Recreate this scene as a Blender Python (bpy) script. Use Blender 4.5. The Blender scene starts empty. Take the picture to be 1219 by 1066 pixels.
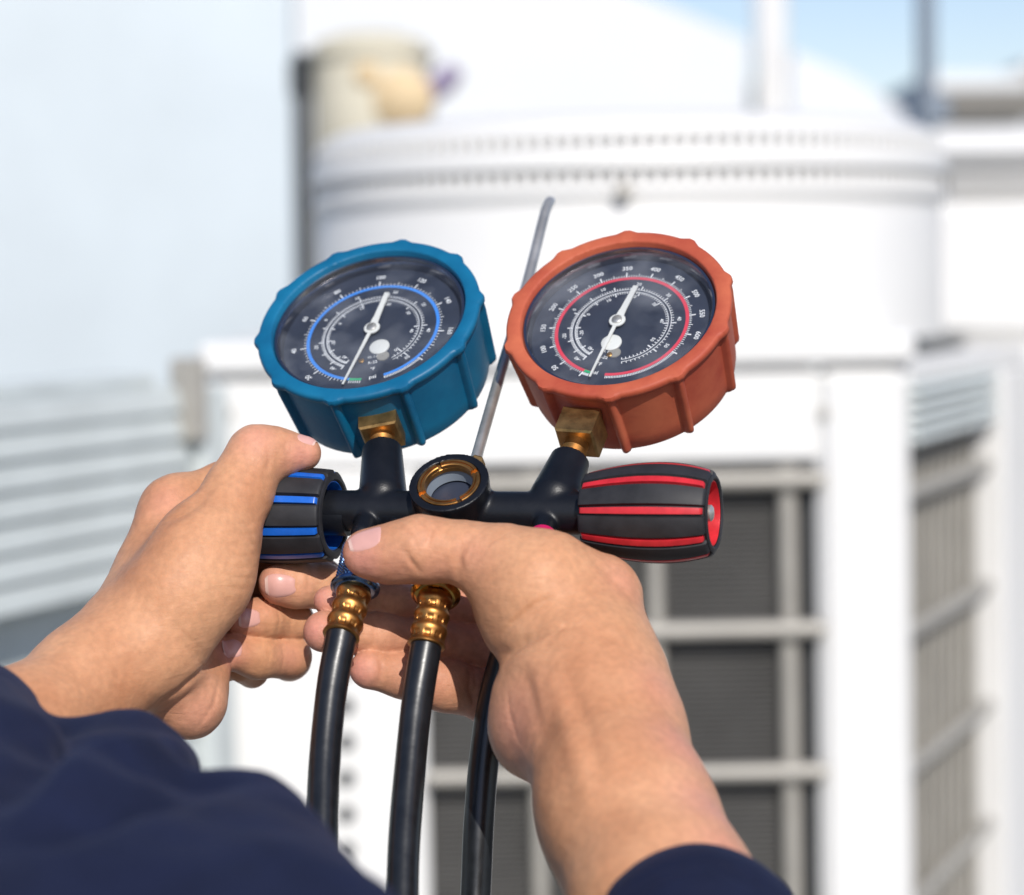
import bpy, bmesh, math, random
import numpy as np
from mathutils import Vector, Matrix
from mathutils.bvhtree import BVHTree
random.seed(7); np.random.seed(7)
R = math.radians
SC = bpy.context.scene
COL = SC.collection

# ------------------------------------------------------------------ camera
FPX, CX, CY, D0 = 3000.0, 609.5, 533.0, 0.9     # focal length in photo pixels, photo centre, focus distance (m)
CAM_LOC = Vector((0, 0, 1.5))
cam_d = bpy.data.cameras.new('camera'); cam = bpy.data.objects.new('camera', cam_d); COL.objects.link(cam)
MC = Matrix.Translation(CAM_LOC) @ Matrix.Rotation(R(90 - 3.7), 4, 'X') @ Matrix.Rotation(R(-1.0), 4, 'Z')
cam.matrix_world = MC
cam_d.sensor_width = 36; cam_d.lens = 36 * FPX / 1219
cam_d.clip_start = 0.05; cam_d.clip_end = 3000
cam_d.dof.use_dof = True; cam_d.dof.focus_distance = 0.90; cam_d.dof.aperture_fstop = cam_d.lens / 11.8
SC.camera = cam

# ------------------------------------------------------------------ light
SUN_DIR = Vector((0.17, -0.80, 0.58)).normalized()      # towards the sun
w = bpy.data.worlds.new('World'); SC.world = w; w.use_nodes = True
nt = w.node_tree; bg = nt.nodes['Background']
sky = nt.nodes.new('ShaderNodeTexSky'); sky.sky_type = 'NISHITA'; sky.sun_disc = False
sky.sun_elevation = math.asin(SUN_DIR.z); sky.sun_rotation = math.atan2(SUN_DIR.x, SUN_DIR.y)
sky.air_density = 1.0; sky.dust_density = 0.4; sky.ozone_density = 3.0
wb = nt.nodes.new('ShaderNodeMix'); wb.data_type = 'RGBA'; wb.blend_type = 'MULTIPLY'; wb.inputs[0].default_value = 1; wb.inputs[7].default_value = (.97, .87, .885, 1)   # white balance of the whole sky
nt.links.new(sky.outputs[0], wb.inputs[6]); nt.links.new(wb.outputs[2], bg.inputs[0]); bg.inputs[1].default_value = 0.125
sun_d = bpy.data.lights.new('sun', 'SUN'); sun_d.energy = 3.7; sun_d.angle = R(0.53); sun_d.color = (1, .955, .89)
sun = bpy.data.objects.new('sun', sun_d); COL.objects.link(sun)
sun.location = (-3, -4, 6); sun.rotation_euler = SUN_DIR.to_track_quat('Z', 'Y').to_euler()
vs = SC.view_settings; vs.view_transform = 'Standard'; vs.look = 'None'; vs.exposure = 0.15; vs.gamma = 1.0
vs.use_curve_mapping = False
SC.cycles.max_bounces = 8; SC.cycles.transparent_max_bounces = 12
try: SC.cycles.use_denoising = True
except Exception: pass

# ------------------------------------------------------------------ coordinates
# H space (mm): x right, y away from the camera beyond the focus plane, z up.  h(px,py,y) gives the point seen there.
def h(px, py, y=0.0):
    D = D0 * 1000 + y
    return np.array([(px - CX) * D / FPX, y, -(py - CY) * D / FPX])
def rr(r, y=0.0): return r * (D0 * 1000 + y) / FPX      # pixel radius -> mm
MCn = np.array(MC)
def H2W(v):
    v = np.asarray(v, float).reshape(-1, 3)
    c = np.stack([v[:, 0] / 1000, v[:, 2] / 1000, -(D0 + v[:, 1] / 1000), np.ones(len(v))], 1)
    return (c @ MCn.T)[:, :3]
def wpt(px, py, D):                                      # photo pixel + depth in metres -> world point
    return H2W([h(px, py, (D - D0) * 1000)])[0]

# ------------------------------------------------------------------ materials
MATS = {}
def mat(name, col, rough=.5, metal=0., spec=.5, noise=0., nscale=60., bump=0., bscale=200., bdist=.0005, coat=0., col2=None, sss=0.):
    m = bpy.data.materials.new(name); m.use_nodes = True; t = m.node_tree; b = t.nodes['Principled BSDF']
    b.inputs['Base Color'].default_value = (*col, 1); b.inputs['Roughness'].default_value = rough
    b.inputs['Metallic'].default_value = metal; b.inputs['Specular IOR Level'].default_value = spec
    b.inputs['Coat Weight'].default_value = coat
    tc = t.nodes.new('ShaderNodeTexCoord')
    if noise > 0:
        n = t.nodes.new('ShaderNodeTexNoise'); n.inputs['Scale'].default_value = nscale; n.inputs['Detail'].default_value = 6
        n.inputs['Roughness'].default_value = .6
        t.links.new(tc.outputs['Object'], n.inputs['Vector'])
        r = t.nodes.new('ShaderNodeValToRGB'); e = r.color_ramp.elements
        c2 = col2 or tuple(c * (1 - noise) for c in col)
        e[0].position = .35; e[1].position = .65
        e[0].color = (*c2, 1); e[1].color = (*[min(1, c * (1 + noise * .5)) for c in col], 1)
        t.links.new(n.outputs['Fac'], r.inputs[0]); t.links.new(r.outputs[0], b.inputs['Base Color'])
        mr = t.nodes.new('ShaderNodeMapRange'); mr.inputs[3].default_value = max(.02, rough * .8); mr.inputs[4].default_value = min(1, rough * 1.25)
        t.links.new(n.outputs['Fac'], mr.inputs[0]); t.links.new(mr.outputs[0], b.inputs['Roughness'])
    if bump > 0:
        n2 = t.nodes.new('ShaderNodeTexNoise'); n2.inputs['Scale'].default_value = bscale; n2.inputs['Detail'].default_value = 4
        t.links.new(tc.outputs['Object'], n2.inputs['Vector'])
        bp = t.nodes.new('ShaderNodeBump'); bp.inputs['Strength'].default_value = bump; bp.inputs['Distance'].default_value = bdist
        t.links.new(n2.outputs['Fac'], bp.inputs['Height']); t.links.new(bp.outputs[0], b.inputs['Normal'])
    MATS[name] = m; return m

mat('black_coat', (.006, .007, .010), .38, 0, .38, .25, 90, .45, 1500, .00012)
mat('rubber_black', (.022, .022, .025), .55, 0, .4, .3, 120, .25, 2500, .0001)
mat('hose_rubber', (.010, .012, .015), .30, 0, .6, .3, 150, .35, 260, .00018)
mat('blue_plastic', (.01, .12, .55), .32, 0, .5, .12, 200, .1, 1500, .0001)
mat('red_plastic', (.60, .025, .035), .34, 0, .5, .18, 200, .2, 1500, .0001)
mat('blue_boot', (.003, .140, .270), .48, 0, .4, .22, 30, .3, 500, .0002, col2=(.001, .095, .205))
mat('red_boot', (.50, .128, .060), .58, 0, .35, .20, 30, .3, 500, .0002, col2=(.37, .06, .033))
mat('brass', (.52, .25, .075), .40, 1, .5, .30, 150, .2, 900, .0001)
mat('brass_raw', (.40, .25, .10), .45, 1, .5, .3, 220, .3, 1500, .0001)
mat('gold_plate', (.62, .42, .09), .2, 1, .5, .4, 180, .15, 900, .0001, col2=(.35, .14, .05))
mat('blue_anodised', (.15, .26, .46), .22, 1, .5, .35, 200, .15, 900, .0001)
mat('magenta_ring', (.55, .01, .10), .35, 0, .5)
mat('steel', (.62, .60, .56), .38, .75, .5, .2, 100)
mat('bezel_steel', (.35, .34, .36), .2, 1)
mat('dial_black', (.030, .038, .062), .45, 0, .4, .15, 60)
mat('print_white', (.86, .87, .88), .6); mat('print_blue', (.05, .28, .85), .5); mat('print_red', (.78, .05, .09), .5)
mat('print_green', (.02, .45, .18), .5)
mat('needle_white', (.80, .80, .76), .4); mat('brass_pin', (.5, .27, .08), .4, 1)
mat('nail', (.68, .37, .32), .30, 0, .5, .06, 150, coat=.15)
mat('nail_edge', (.74, .50, .43), .35)
mat('navy_cloth', (.0085, .0125, .038), .85, 0, .2, .25, 40, .6, 1800, .0004)
mat('white_paint', (.76, .755, .735), .45, 0, .4, .03, 3, .1, 20, .001)
mat('grey_green_paint', (.60, .645, .635), .5, 0, .4, .10, 6)
mat('pale_wall', (.60, .665, .70), .8, 0, .3, .10, 1.2)
mat('white_wall', (.74, .76, .77), .8, 0, .3, .04, .8)
mat('guard_wire', (.40, .38, .34), .45, .2, .4, .1, 20)
mat('coil_grey', (.115, .112, .106), .6, .1, .4, .15, 14)
mat('coil_tan', (.20, .19, .17), .6, .1, .4, .2, 20)
mat('dark_metal', (.05, .055, .06), .5, .3); mat('pole_grey', (.22, .26, .31), .5, .2)
mat('tank_cream', (.62, .58, .46), .7, 0, .3, .15, 8); mat('tank_yellow', (.66, .51, .31), .7, 0, .3); mat('faded_purple', (.27, .23, .34), .7)
mat('roof_deck', (.17, .17, .17), .9, 0, .3, .2, 2, .4, 30, .004)
mat('far_ground', (.10, .105, .095), .95, 0, .2, .3, .02)

def skin_material():
    m = bpy.data.materials.new('skin'); m.use_nodes = True; t = m.node_tree; b = t.nodes['Principled BSDF']; L = t.links.new
    N = t.nodes.new
    tc = N('ShaderNodeTexCoord')
    n1 = N('ShaderNodeTexNoise'); n1.inputs['Scale'].default_value = 26; n1.inputs['Detail'].default_value = 5
    n2 = N('ShaderNodeTexNoise'); n2.inputs['Scale'].default_value = 420; n2.inputs['Detail'].default_value = 4
    for n in (n1, n2): L(tc.outputs['Object'], n.inputs['Vector'])
    r = N('ShaderNodeValToRGB'); e = r.color_ramp.elements; e[0].position = .3; e[1].position = .72
    e[0].color = (.47, .205, .102, 1); e[1].color = (.66, .352, .196, 1); L(n1.outputs['Fac'], r.inputs[0])
    at = N('ShaderNodeAttribute'); at.attribute_name = 'tone'
    mx = N('ShaderNodeMix'); mx.data_type = 'RGBA'; mx.inputs[7].default_value = (.66, .285, .22, 1)
    L(at.outputs['Fac'], mx.inputs[0]); L(r.outputs[0], mx.inputs[6])
    mr = N('ShaderNodeMapRange'); mr.inputs[1].default_value = .3; mr.inputs[2].default_value = .7; mr.inputs[3].default_value = .90; mr.inputs[4].default_value = 1.08
    L(n2.outputs['Fac'], mr.inputs[0])
    mm = N('ShaderNodeMix'); mm.data_type = 'RGBA'; mm.blend_type = 'MULTIPLY'; mm.inputs[0].default_value = 1
    L(mx.outputs[2], mm.inputs[6]); L(mr.outputs[0], mm.inputs[7])
    L(mm.outputs[2], b.inputs['Base Color'])
    b.inputs['Roughness'].default_value = .50; b.inputs['Specular IOR Level'].default_value = .28
    b.inputs['Subsurface Weight'].default_value = .12; b.inputs['Subsurface Radius'].default_value = (1, .35, .2)
    b.inputs['Subsurface Scale'].default_value = .004
    # skin relief: small polygonal creases plus stretched wrinkles
    v = N('ShaderNodeTexVoronoi'); v.feature = 'DISTANCE_TO_EDGE'; v.inputs['Scale'].default_value = 950
    dn = N('ShaderNodeTexNoise'); dn.inputs['Scale'].default_value = 160; dn.inputs['Detail'].default_value = 3
    va = N('ShaderNodeVectorMath'); va.operation = 'MULTIPLY_ADD'; va.inputs[1].default_value = (.004, .004, .004)
    L(tc.outputs['Object'], dn.inputs['Vector']); L(dn.outputs['Color'], va.inputs[0]); L(tc.outputs['Object'], va.inputs[2])
    L(va.outputs[0], v.inputs['Vector'])
    v.inputs['Randomness'].default_value = 1
    mv = N('ShaderNodeMapRange'); mv.inputs[1].default_value = 0; mv.inputs[2].default_value = .12; L(v.outputs['Distance'], mv.inputs[0])
    w1 = N('ShaderNodeTexNoise'); w1.inputs['Scale'].default_value = 110; w1.inputs['Detail'].default_value = 5; w1.inputs['Distortion'].default_value = .6
    mp = N('ShaderNodeMapping'); mp.inputs['Rotation'].default_value = (0, R(25), 0); mp.inputs['Scale'].default_value = (1, 1, 3.2)
    L(tc.outputs['Object'], mp.inputs[0]); L(mp.outputs[0], w1.inputs['Vector'])
    ad = N('ShaderNodeMath'); ad.operation = 'MULTIPLY_ADD'; ad.inputs[1].default_value = .15
    L(mv.outputs[0], ad.inputs[0]); L(w1.outputs['Fac'], ad.inputs[2])
    bp = N('ShaderNodeBump'); bp.inputs['Strength'].default_value = .48; bp.inputs['Distance'].default_value = .0006
    L(ad.outputs[0], bp.inputs['Height']); L(bp.outputs[0], b.inputs['Normal'])
    MATS['skin'] = m
skin_material()

b_ = MATS['navy_cloth'].node_tree.nodes['Principled BSDF']; b_.inputs['Sheen Weight'].default_value = .08; b_.inputs['Sheen Tint'].default_value = (.3, .35, .6, 1)
def glass_material():
    m = bpy.data.materials.new('gauge_glass'); m.use_nodes = True; t = m.node_tree; t.nodes.clear(); N = t.nodes.new; L = t.links.new
    o = N('ShaderNodeOutputMaterial'); tr = N('ShaderNodeBsdfTransparent'); tr.inputs[0].default_value = (.93, .95, .97, 1)
    g = N('ShaderNodeBsdfGlossy'); g.inputs['Roughness'].default_value = .04
    fr = N('ShaderNodeFresnel'); fr.inputs[0].default_value = 1.45
    d = N('ShaderNodeBsdfDiffuse'); d.inputs[0].default_value = (.5, .53, .58, 1)
    ns = N('ShaderNodeTexNoise'); ns.inputs['Scale'].default_value = 45; ns.inputs['Detail'].default_value = 7
    tc = N('ShaderNodeTexCoord'); L(tc.outputs['Object'], ns.inputs['Vector'])
    mr = N('ShaderNodeMapRange'); mr.inputs[1].default_value = .45; mr.inputs[2].default_value = .8; mr.inputs[3].default_value = .02; mr.inputs[4].default_value = .24
    L(ns.outputs['Fac'], mr.inputs[0])
    m1 = N('ShaderNodeMixShader'); m2 = N('ShaderNodeMixShader')
    L(mr.outputs[0], m1.inputs[0]); L(tr.outputs[0], m1.inputs[1]); L(d.outputs[0], m1.inputs[2])
    L(fr.outputs[0], m2.inputs[0]); L(m1.outputs[0], m2.inputs[1]); L(g.outputs[0], m2.inputs[2]); L(m2.outputs[0], o.inputs[0])
    MATS['gauge_glass'] = m
glass_material()

# ------------------------------------------------------------------ object helpers
def empty(name, loc, label=None, cat=None, group=None):
    o = bpy.data.objects.new(name, None); COL.objects.link(o); o.location = loc; o.empty_display_size = .05
    if label: o['label'] = label
    if cat: o['category'] = cat
    if group: o['group'] = group
    return o
def root_of(p):
    while p.parent: p = p.parent
    return p
def mesh(name, V, F, m, parent=None, smooth=True, hspace=False, label=None, kind=None, sharp=None):
    V = np.asarray(V, float).reshape(-1, 3)
    if hspace: V = H2W(V)
    if parent is not None: V = V - np.array(root_of(parent).location)
    me = bpy.data.meshes.new(name)
    if isinstance(F, np.ndarray):
        nf = len(F); me.vertices.add(len(V)); me.vertices.foreach_set('co', V.astype(np.float32).ravel())
        k = F.shape[1]; me.loops.add(nf * k); me.loops.foreach_set('vertex_index', F.astype(np.int32).ravel())
        me.polygons.add(nf); me.polygons.foreach_set('loop_start', np.arange(0, nf * k, k, dtype=np.int32))
        me.update(calc_edges=True); me.validate()
    else:
        me.from_pydata([tuple(v) for v in V], [], F); me.update()
    if smooth:
        me.polygons.foreach_set('use_smooth', np.ones(len(me.polygons), bool))
        if sharp: me.set_sharp_from_angle(angle=R(sharp))
    me.materials.append(MATS[m])
    o = bpy.data.objects.new(name, me); COL.objects.link(o)
    if parent is not None: o.parent = parent
    if label: o['label'] = label
    if kind: o['kind'] = kind
    return o

class MB:                                                # collects shapes for one mesh
    def __init__(s): s.V = []; s.F = []; s.n = 0
    def add(s, V, F):
        V = np.asarray(V, float).reshape(-1, 3); s.V.append(V); s.F += [tuple(int(i) + s.n for i in f) for f in F]; s.n += len(V); return s
    def build(s, name, m, parent=None, **k): return mesh(name, np.concatenate(s.V), s.F, m, parent, **k)
    def box(s, c, d, M=None, bev=0.0):
        c = np.array(c, float); d = np.array(d, float) / 2
        if bev > 0:
            b = min(bev, d.min() * .9); P = []
            for sx in (-1, 1):
                for sy in (-1, 1):
                    for sz in (-1, 1):
                        q = np.array([sx, sy, sz]) * d; e = np.array([sx, sy, sz]) * b
                        P += [q - e * [0, 1, 1], q - e * [1, 0, 1], q - e * [1, 1, 0]]
            P = np.array(P)
            bm = bmesh.new(); [bm.verts.new(p) for p in P]; bmesh.ops.convex_hull(bm, input=bm.verts)
            bmesh.ops.dissolve_limit(bm, angle_limit=.01, verts=bm.verts, edges=bm.edges)
            bm.verts.ensure_lookup_table(); bm.verts.index_update()
            V = np.array([v.co[:] for v in bm.verts]); F = [tuple(v.index for v in f.verts) for f in bm.faces]; bm.free()
        else:
            V = np.array([[x, y, z] for x in (-1, 1) for y in (-1, 1) for z in (-1, 1)]) * d
            F = [(0, 1, 3, 2), (4, 6, 7, 5), (0, 4, 5, 1), (2, 3, 7, 6), (0, 2, 6, 4), (1, 5, 7, 3)]
        if M is not None: V = V @ np.array(M).T
        return s.add(V + c, F)

def nrm(v): v = np.asarray(v, float); return v / np.linalg.norm(v)
def basis(z, xh=(1, 0, 0)):
    z = nrm(z); x = np.asarray(xh, float)
    if abs(x @ z) > .98 * np.linalg.norm(x): x = np.array([0., 0, 1.])
    x = nrm(x - z * (x @ z)); return x, np.cross(z, x), z
def tube(pts, rad, n=32, mod=None, closed_ends=True, xh=(1, 0, 0)):
    """sweep a circle along pts; mod(i, ang) scales the radius additively"""
    P = np.asarray(pts, float); m = len(P); T = np.gradient(P, axis=0)
    # repeated points (profile steps): keep the direction of the neighbours
    for i in range(m):
        if np.linalg.norm(T[i]) < 1e-9: T[i] = T[i - 1] if i else P[-1] - P[0]
    a = np.linspace(0, 2 * math.pi, n, endpoint=False); V = []
    x, y, z = basis(T[0], xh)
    for i in range(m):
        z = nrm(T[i]); x = nrm(x - z * (x @ z)); y = np.cross(z, x)
        r = rad[i] if np.ndim(rad) else rad
        rv = np.full(n, float(r)) + (mod(i, a) if mod else 0)
        V.append(P[i] + np.outer(rv * np.cos(a), x) + np.outer(rv * np.sin(a), y))
    F = []
    for i in range(m - 1):
        for j in range(n):
            k = (j + 1) % n; F.append((i * n + j, i * n + k, (i + 1) * n + k, (i + 1) * n + j))
    V = np.concatenate(V)
    if closed_ends:
        F.append(tuple(range(n))[::-1]); F.append(tuple((m - 1) * n + j for j in range(n)))
    return V, F
def lathe(org, axis, prof, n=48, mod=None, xh=(1, 0, 0), ends=True):
    """prof: list of (distance along axis, radius)"""
    x, y, z = basis(axis, xh); a = np.linspace(0, 2 * math.pi, n, endpoint=False); V = []
    for i, (t, r) in enumerate(prof):
        rv = np.full(n, float(r)) + (mod(i, t, a) if mod else 0)
        V.append(np.asarray(org) + z * t + np.outer(rv * np.cos(a), x) + np.outer(rv * np.sin(a), y))
    m = len(prof); F = [(i * n + j, i * n + (j + 1) % n, (i + 1) * n + (j + 1) % n, (i + 1) * n + j) for i in range(m - 1) for j in range(n)]
    if ends: F.append(tuple(range(n))[::-1]); F.append(tuple((m - 1) * n + j for j in range(n)))
    return np.concatenate(V), F
def bez(pts, n=40):                                      # Catmull-Rom through points
    P = np.asarray(pts, float); P = np.vstack([2 * P[0] - P[1], P, 2 * P[-1] - P[-2]]); out = []
    seg = len(P) - 3
    for s in range(seg):
        p0, p1, p2, p3 = P[s:s + 4]
        for t in np.linspace(0, 1, n, endpoint=(s == seg - 1)):
            out.append(.5 * ((2 * p1) + (-p0 + p2) * t + (2 * p0 - 5 * p1 + 4 * p2 - p3) * t * t + (-p0 + 3 * p1 - 3 * p2 + p3) * t ** 3))
    return np.array(out)

# ------------------------------------------------------------------ sculpting on a distance field
class Field:
    def __init__(s, lo, hi, vox):
        s.lo = np.array(lo, float); s.vox = vox
        s.n = np.ceil((np.array(hi) - s.lo) / vox).astype(int) + 1
        s.A = np.full(s.n, 30.0, np.float32)
        s.ax = [(s.lo[i] + vox * np.arange(s.n[i])).astype(np.float32) for i in range(3)]
    def sub(s, lo, hi):
        a = np.clip(np.floor((lo - s.lo) / s.vox).astype(int), 0, s.n); b = np.clip(np.ceil((hi - s.lo) / s.vox).astype(int) + 1, 0, s.n)
        if (b <= a).any(): return None, None
        sl = tuple(slice(a[i], b[i]) for i in range(3))
        return sl, (s.ax[0][sl[0]][:, None, None], s.ax[1][sl[1]][None, :, None], s.ax[2][sl[2]][None, None, :])
    @staticmethod
    def smin(a, b, k):
        if k <= 0: return np.minimum(a, b)
        q = np.maximum(k - np.abs(a - b), 0) / k
        return np.minimum(a, b) - q * q * k * .25
    def cone(s, a, b, ra, rb, k=4., flat=None):
        """tapered capsule"""
        a = np.asarray(a, float); b = np.asarray(b, float); m = k + 5
        lo = np.minimum(a - ra, b - rb) - m; hi = np.maximum(a + ra, b + rb) + m
        sl, X = s.sub(lo, hi)
        if sl is None: return
        ab = b - a; L2 = ab @ ab + 1e-9
        px, py, pz = (X[i] - np.float32(a[i]) for i in range(3))
        t = np.clip((px * ab[0] + py * ab[1] + pz * ab[2]) / L2, 0, 1).astype(np.float32)
        d = np.sqrt((px - t * ab[0]) ** 2 + (py - t * ab[1]) ** 2 + (pz - t * ab[2]) ** 2) - (ra + (rb - ra) * t)
        s.A[sl] = s.smin(s.A[sl], d.astype(np.float32), k)
    def chain(s, pts, k=4.):
        for p, q in zip(pts[:-1], pts[1:]): s.cone(p[0], q[0], p[1], q[1], k)
    def ell(s, c, r, k=6., ax=None, cut=False):
        c = np.asarray(c, float); r = np.asarray(r, float); m = k + 5; q = r.max() + m
        sl, X = s.sub(c - q, c + q)
        if sl is None: return
        p = [X[i] - np.float32(c[i]) for i in range(3)]
        if ax is not None:
            A = np.array([nrm(v) for v in ax]); p = [p[0] * A[i, 0] + p[1] * A[i, 1] + p[2] * A[i, 2] for i in range(3)]
        k0 = np.sqrt(sum((p[i] / r[i]) ** 2 for i in range(3))); k1 = np.sqrt(sum((p[i] / r[i] ** 2) ** 2 for i in range(3))) + 1e-6
        d = (k0 * (k0 - 1) / k1).astype(np.float32)
        s.A[sl] = -s.smin(-s.A[sl], d, k) if cut else s.smin(s.A[sl], d, k)
    def merge(s, o, k=0.): s.A = s.smin(s.A, o.A, k)
    def like(s):
        f = Field.__new__(Field); f.lo = s.lo; f.vox = s.vox; f.n = s.n; f.ax = s.ax; f.A = np.full(s.n, 30.0, np.float32); return f
    def mesh(s, smooth=2):
        A = s.A; S = A < 0; nx, ny, nz = A.shape
        cnt = np.zeros((nx - 1, ny - 1, nz - 1), np.int8)
        for i in (0, 1):
            for j in (0, 1):
                for k in (0, 1): cnt += S[i:nx - 1 + i, j:ny - 1 + j, k:nz - 1 + k]
        act = (cnt > 0) & (cnt < 8); I = np.argwhere(act); idx = np.full(act.shape, -1, np.int64); idx[act] = np.arange(len(I))
        C = {}
        for i in (0, 1):
            for j in (0, 1):
                for k in (0, 1): C[i, j, k] = A[I[:, 0] + i, I[:, 1] + j, I[:, 2] + k]
        acc = np.zeros((len(I), 3)); num = np.zeros(len(I))
        ks = list(C)
        for a in ks:
            for axn in range(3):
                if a[axn] == 0:
                    b = list(a); b[axn] = 1; b = tuple(b); fa, fb = C[a], C[b]; x = (fa < 0) != (fb < 0)
                    t = np.where(x, fa / np.where(x, fa - fb, 1), 0)
                    for d in range(3): acc[:, d] += np.where(x, a[d] + (t if d == axn else 0), 0)
                    num += x
        V = s.lo + (I + acc / num[:, None]) * s.vox
        F = []
        for axn in range(3):
            s0 = [slice(None)] * 3; s1 = [slice(None)] * 3; s0[axn] = slice(0, -1); s1[axn] = slice(1, None)
            a_, b_ = S[tuple(s0)], S[tuple(s1)]; E = np.argwhere(a_ != b_); u, v = [(1, 2), (2, 0), (0, 1)][axn]
            ok = (E[:, u] > 0) & (E[:, v] > 0) & (E[:, u] < A.shape[u] - 1) & (E[:, v] < A.shape[v] - 1); E = E[ok]
            inside = a_[E[:, 0], E[:, 1], E[:, 2]]
            def g(du, dv):
                e = E.copy(); e[:, u] -= du; e[:, v] -= dv; return idx[e[:, 0], e[:, 1], e[:, 2]]
            q = np.stack([g(1, 1), g(0, 1), g(0, 0), g(1, 0)], 1); q[~inside] = q[~inside][:, ::-1]; F.append(q)
        F = np.concatenate(F); F = F[(F >= 0).all(1)]
        for _ in range(smooth): V = laplace(V, F, .5)
        return V, F
def laplace(V, F, w=.5):
    e = np.concatenate([F[:, [0, 1]], F[:, [1, 2]], F[:, [2, 3]], F[:, [3, 0]]]); n = len(V)
    c = np.bincount(e[:, 0], minlength=n) + np.bincount(e[:, 1], minlength=n)
    out = np.empty_like(V)
    for d in range(3):
        sm = np.bincount(e[:, 0], V[e[:, 1], d], n) + np.bincount(e[:, 1], V[e[:, 0], d], n)
        out[:, d] = V[:, d] * (1 - w) + w * sm / np.maximum(c, 1)
    return out
def vnormals(V, F):
    n = np.cross(V[F[:, 2]] - V[F[:, 0]], V[F[:, 3]] - V[F[:, 1]]); N = np.zeros_like(V)
    for d in range(3):
        for c in range(4): N[:, d] += np.bincount(F[:, c], n[:, d], len(V))
    return N / (np.linalg.norm(N, axis=1)[:, None] + 1e-12)
def vnoise(P, scale, seed=0):
    """smooth value noise on points, about -1..1"""
    rs = np.random.RandomState(seed); G = rs.rand(32, 32, 32) * 2 - 1; q = P / scale; i = np.floor(q).astype(int); f = q - i; f = f * f * (3 - 2 * f); out = 0
    for a in (0, 1):
        for b in (0, 1):
            for c in (0, 1):
                out = out + G[(i[:, 0] + a) % 32, (i[:, 1] + b) % 32, (i[:, 2] + c) % 32] * (f[:, 0] if a else 1 - f[:, 0]) * (f[:, 1] if b else 1 - f[:, 1]) * (f[:, 2] if c else 1 - f[:, 2])
    return out
EYE = np.array([0, -D0 * 1000, 0])
class Sculpt:
    """a sculpted surface with creases, folds and colour zones laid on it"""
    def __init__(s, V, F): s.V, s.F = V, F; s.N = vnormals(V, F); s.tone = np.zeros(len(V)); s.redo()
    def redo(s): s.bvh = BVHTree.FromPolygons([Vector(v) for v in s.V], [tuple(int(i) for i in f) for f in s.F])
    def hit(s, px, py):
        d = h(px, py, 0) - EYE; r = s.bvh.ray_cast(Vector(EYE), Vector(d).normalized())
        return (None, None) if r[0] is None else (np.array(r[0]), np.array(r[1]))
    def line(s, pts, depth, width, taper=True, side=None):
        """press (depth>0) a furrow or raise (depth<0) a ridge along points seen at these pixels"""
        q = []
        for (a, b) in zip(pts[:-1], pts[1:]):
            m = max(2, int(math.hypot(a[0] - b[0], a[1] - b[1]) / 1.6))
            for t in np.linspace(0, 1, m, endpoint=False): q.append((a[0] + (b[0] - a[0]) * t, a[1] + (b[1] - a[1]) * t))
        q.append(pts[-1]); Q = [s.hit(*p)[0] for p in q]; n = len(Q)
        disp = np.zeros(len(s.V)); W = width * 3
        for i, p in enumerate(Q):
            if p is None: continue
            k = math.sin(math.pi * (i + .5) / n) ** .6 if taper else 1
            c = np.where((np.abs(s.V - p) < W).all(1))[0]
            if len(c) == 0: continue
            d2 = ((s.V[c] - p) ** 2).sum(1); disp[c] = np.maximum(disp[c], k * np.exp(-d2 / width ** 2))
        s.V = s.V - s.N * (disp * depth)[:, None]
    def blush(s, px, py, rad, amt, y=None):
        p = s.hit(px, py)[0] if y is None else h(px, py, y)
        if p is None: return
        d2 = ((s.V - p) ** 2).sum(1); s.tone = np.maximum(s.tone, amt * np.exp(-d2 / rad ** 2))
    def build(s, name, m, parent, **k):
        o = mesh(name, s.V, s.F, m, parent, hspace=True, **k)
        a = o.data.attributes.new('tone', 'FLOAT', 'POINT'); a.data.foreach_set('value', s.tone.astype(np.float32)); return o


# ================================================================== SETTING (world metres)
def struct(o): o['kind'] = 'structure'; return o
g = MB(); g.box((0, 700, -.305), (2400, 1500, .6)); struct(g.build('ground', 'far_ground', smooth=False))
RZ = -0.0   # the roof the units stand on is the ground level here
g = MB(); g.box((0.4, 4.6, 0.05), (8.0, 11.0, .10)); struct(g.build('roof_deck', 'roof_deck', smooth=False))
DECK = .10
def tagt(o, label, cat, group=None):
    o['label'] = label; o['category'] = cat
    if group: o['group'] = group
    return o
def Z(py, D): return wpt(CX, py, D)[2]
def X(px, D, py=450): return wpt(px, py, D)[0]

# ---- the big condenser straight ahead
FY = 2.40
cu = empty('condenser_unit', (X(640, FY), FY, DECK), 'large white condensing unit with round fan cowl and wire guarded coil behind the gauges', 'air conditioner')
def B(px0, px1, py0, py1, y0, y1, name, m, parent, bev=.006, D=FY, **k):
    """box whose front face spans these pixels at depth D, from world y0 to y1"""
    x0, x1 = X(px0, D, (py0 + py1) / 2), X(px1, D, (py0 + py1) / 2); z1, z0 = Z(py0, D), Z(py1, D) if py1 is not None else DECK
    b = MB(); b.box(((x0 + x1) / 2, (y0 + y1) / 2, (z0 + z1) / 2), (x1 - x0, y1 - y0, z1 - z0), bev=bev); return b.build(name, m, parent, smooth=False, **k)
def Bz(px0, px1, py0, z0, y0, y1, name, m, parent, bev=.006, D=FY, **k):
    x0, x1 = X(px0, D, 800), X(px1, D, 800); z1 = Z(py0, D)
    b = MB(); b.box(((x0 + x1) / 2, (y0 + y1) / 2, (z0 + z1) / 2), (x1 - x0, y1 - y0, z1 - z0), bev=bev); return b.build(name, m, parent, smooth=False, **k)
B(236, 1088, 403, 441, FY - .012, FY + .75, 'top_rim', 'white_paint', cu)
B(240, 978, 443.5, 558, FY + .002, FY + .05, 'upper_beam', 'white_paint', cu)
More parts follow.
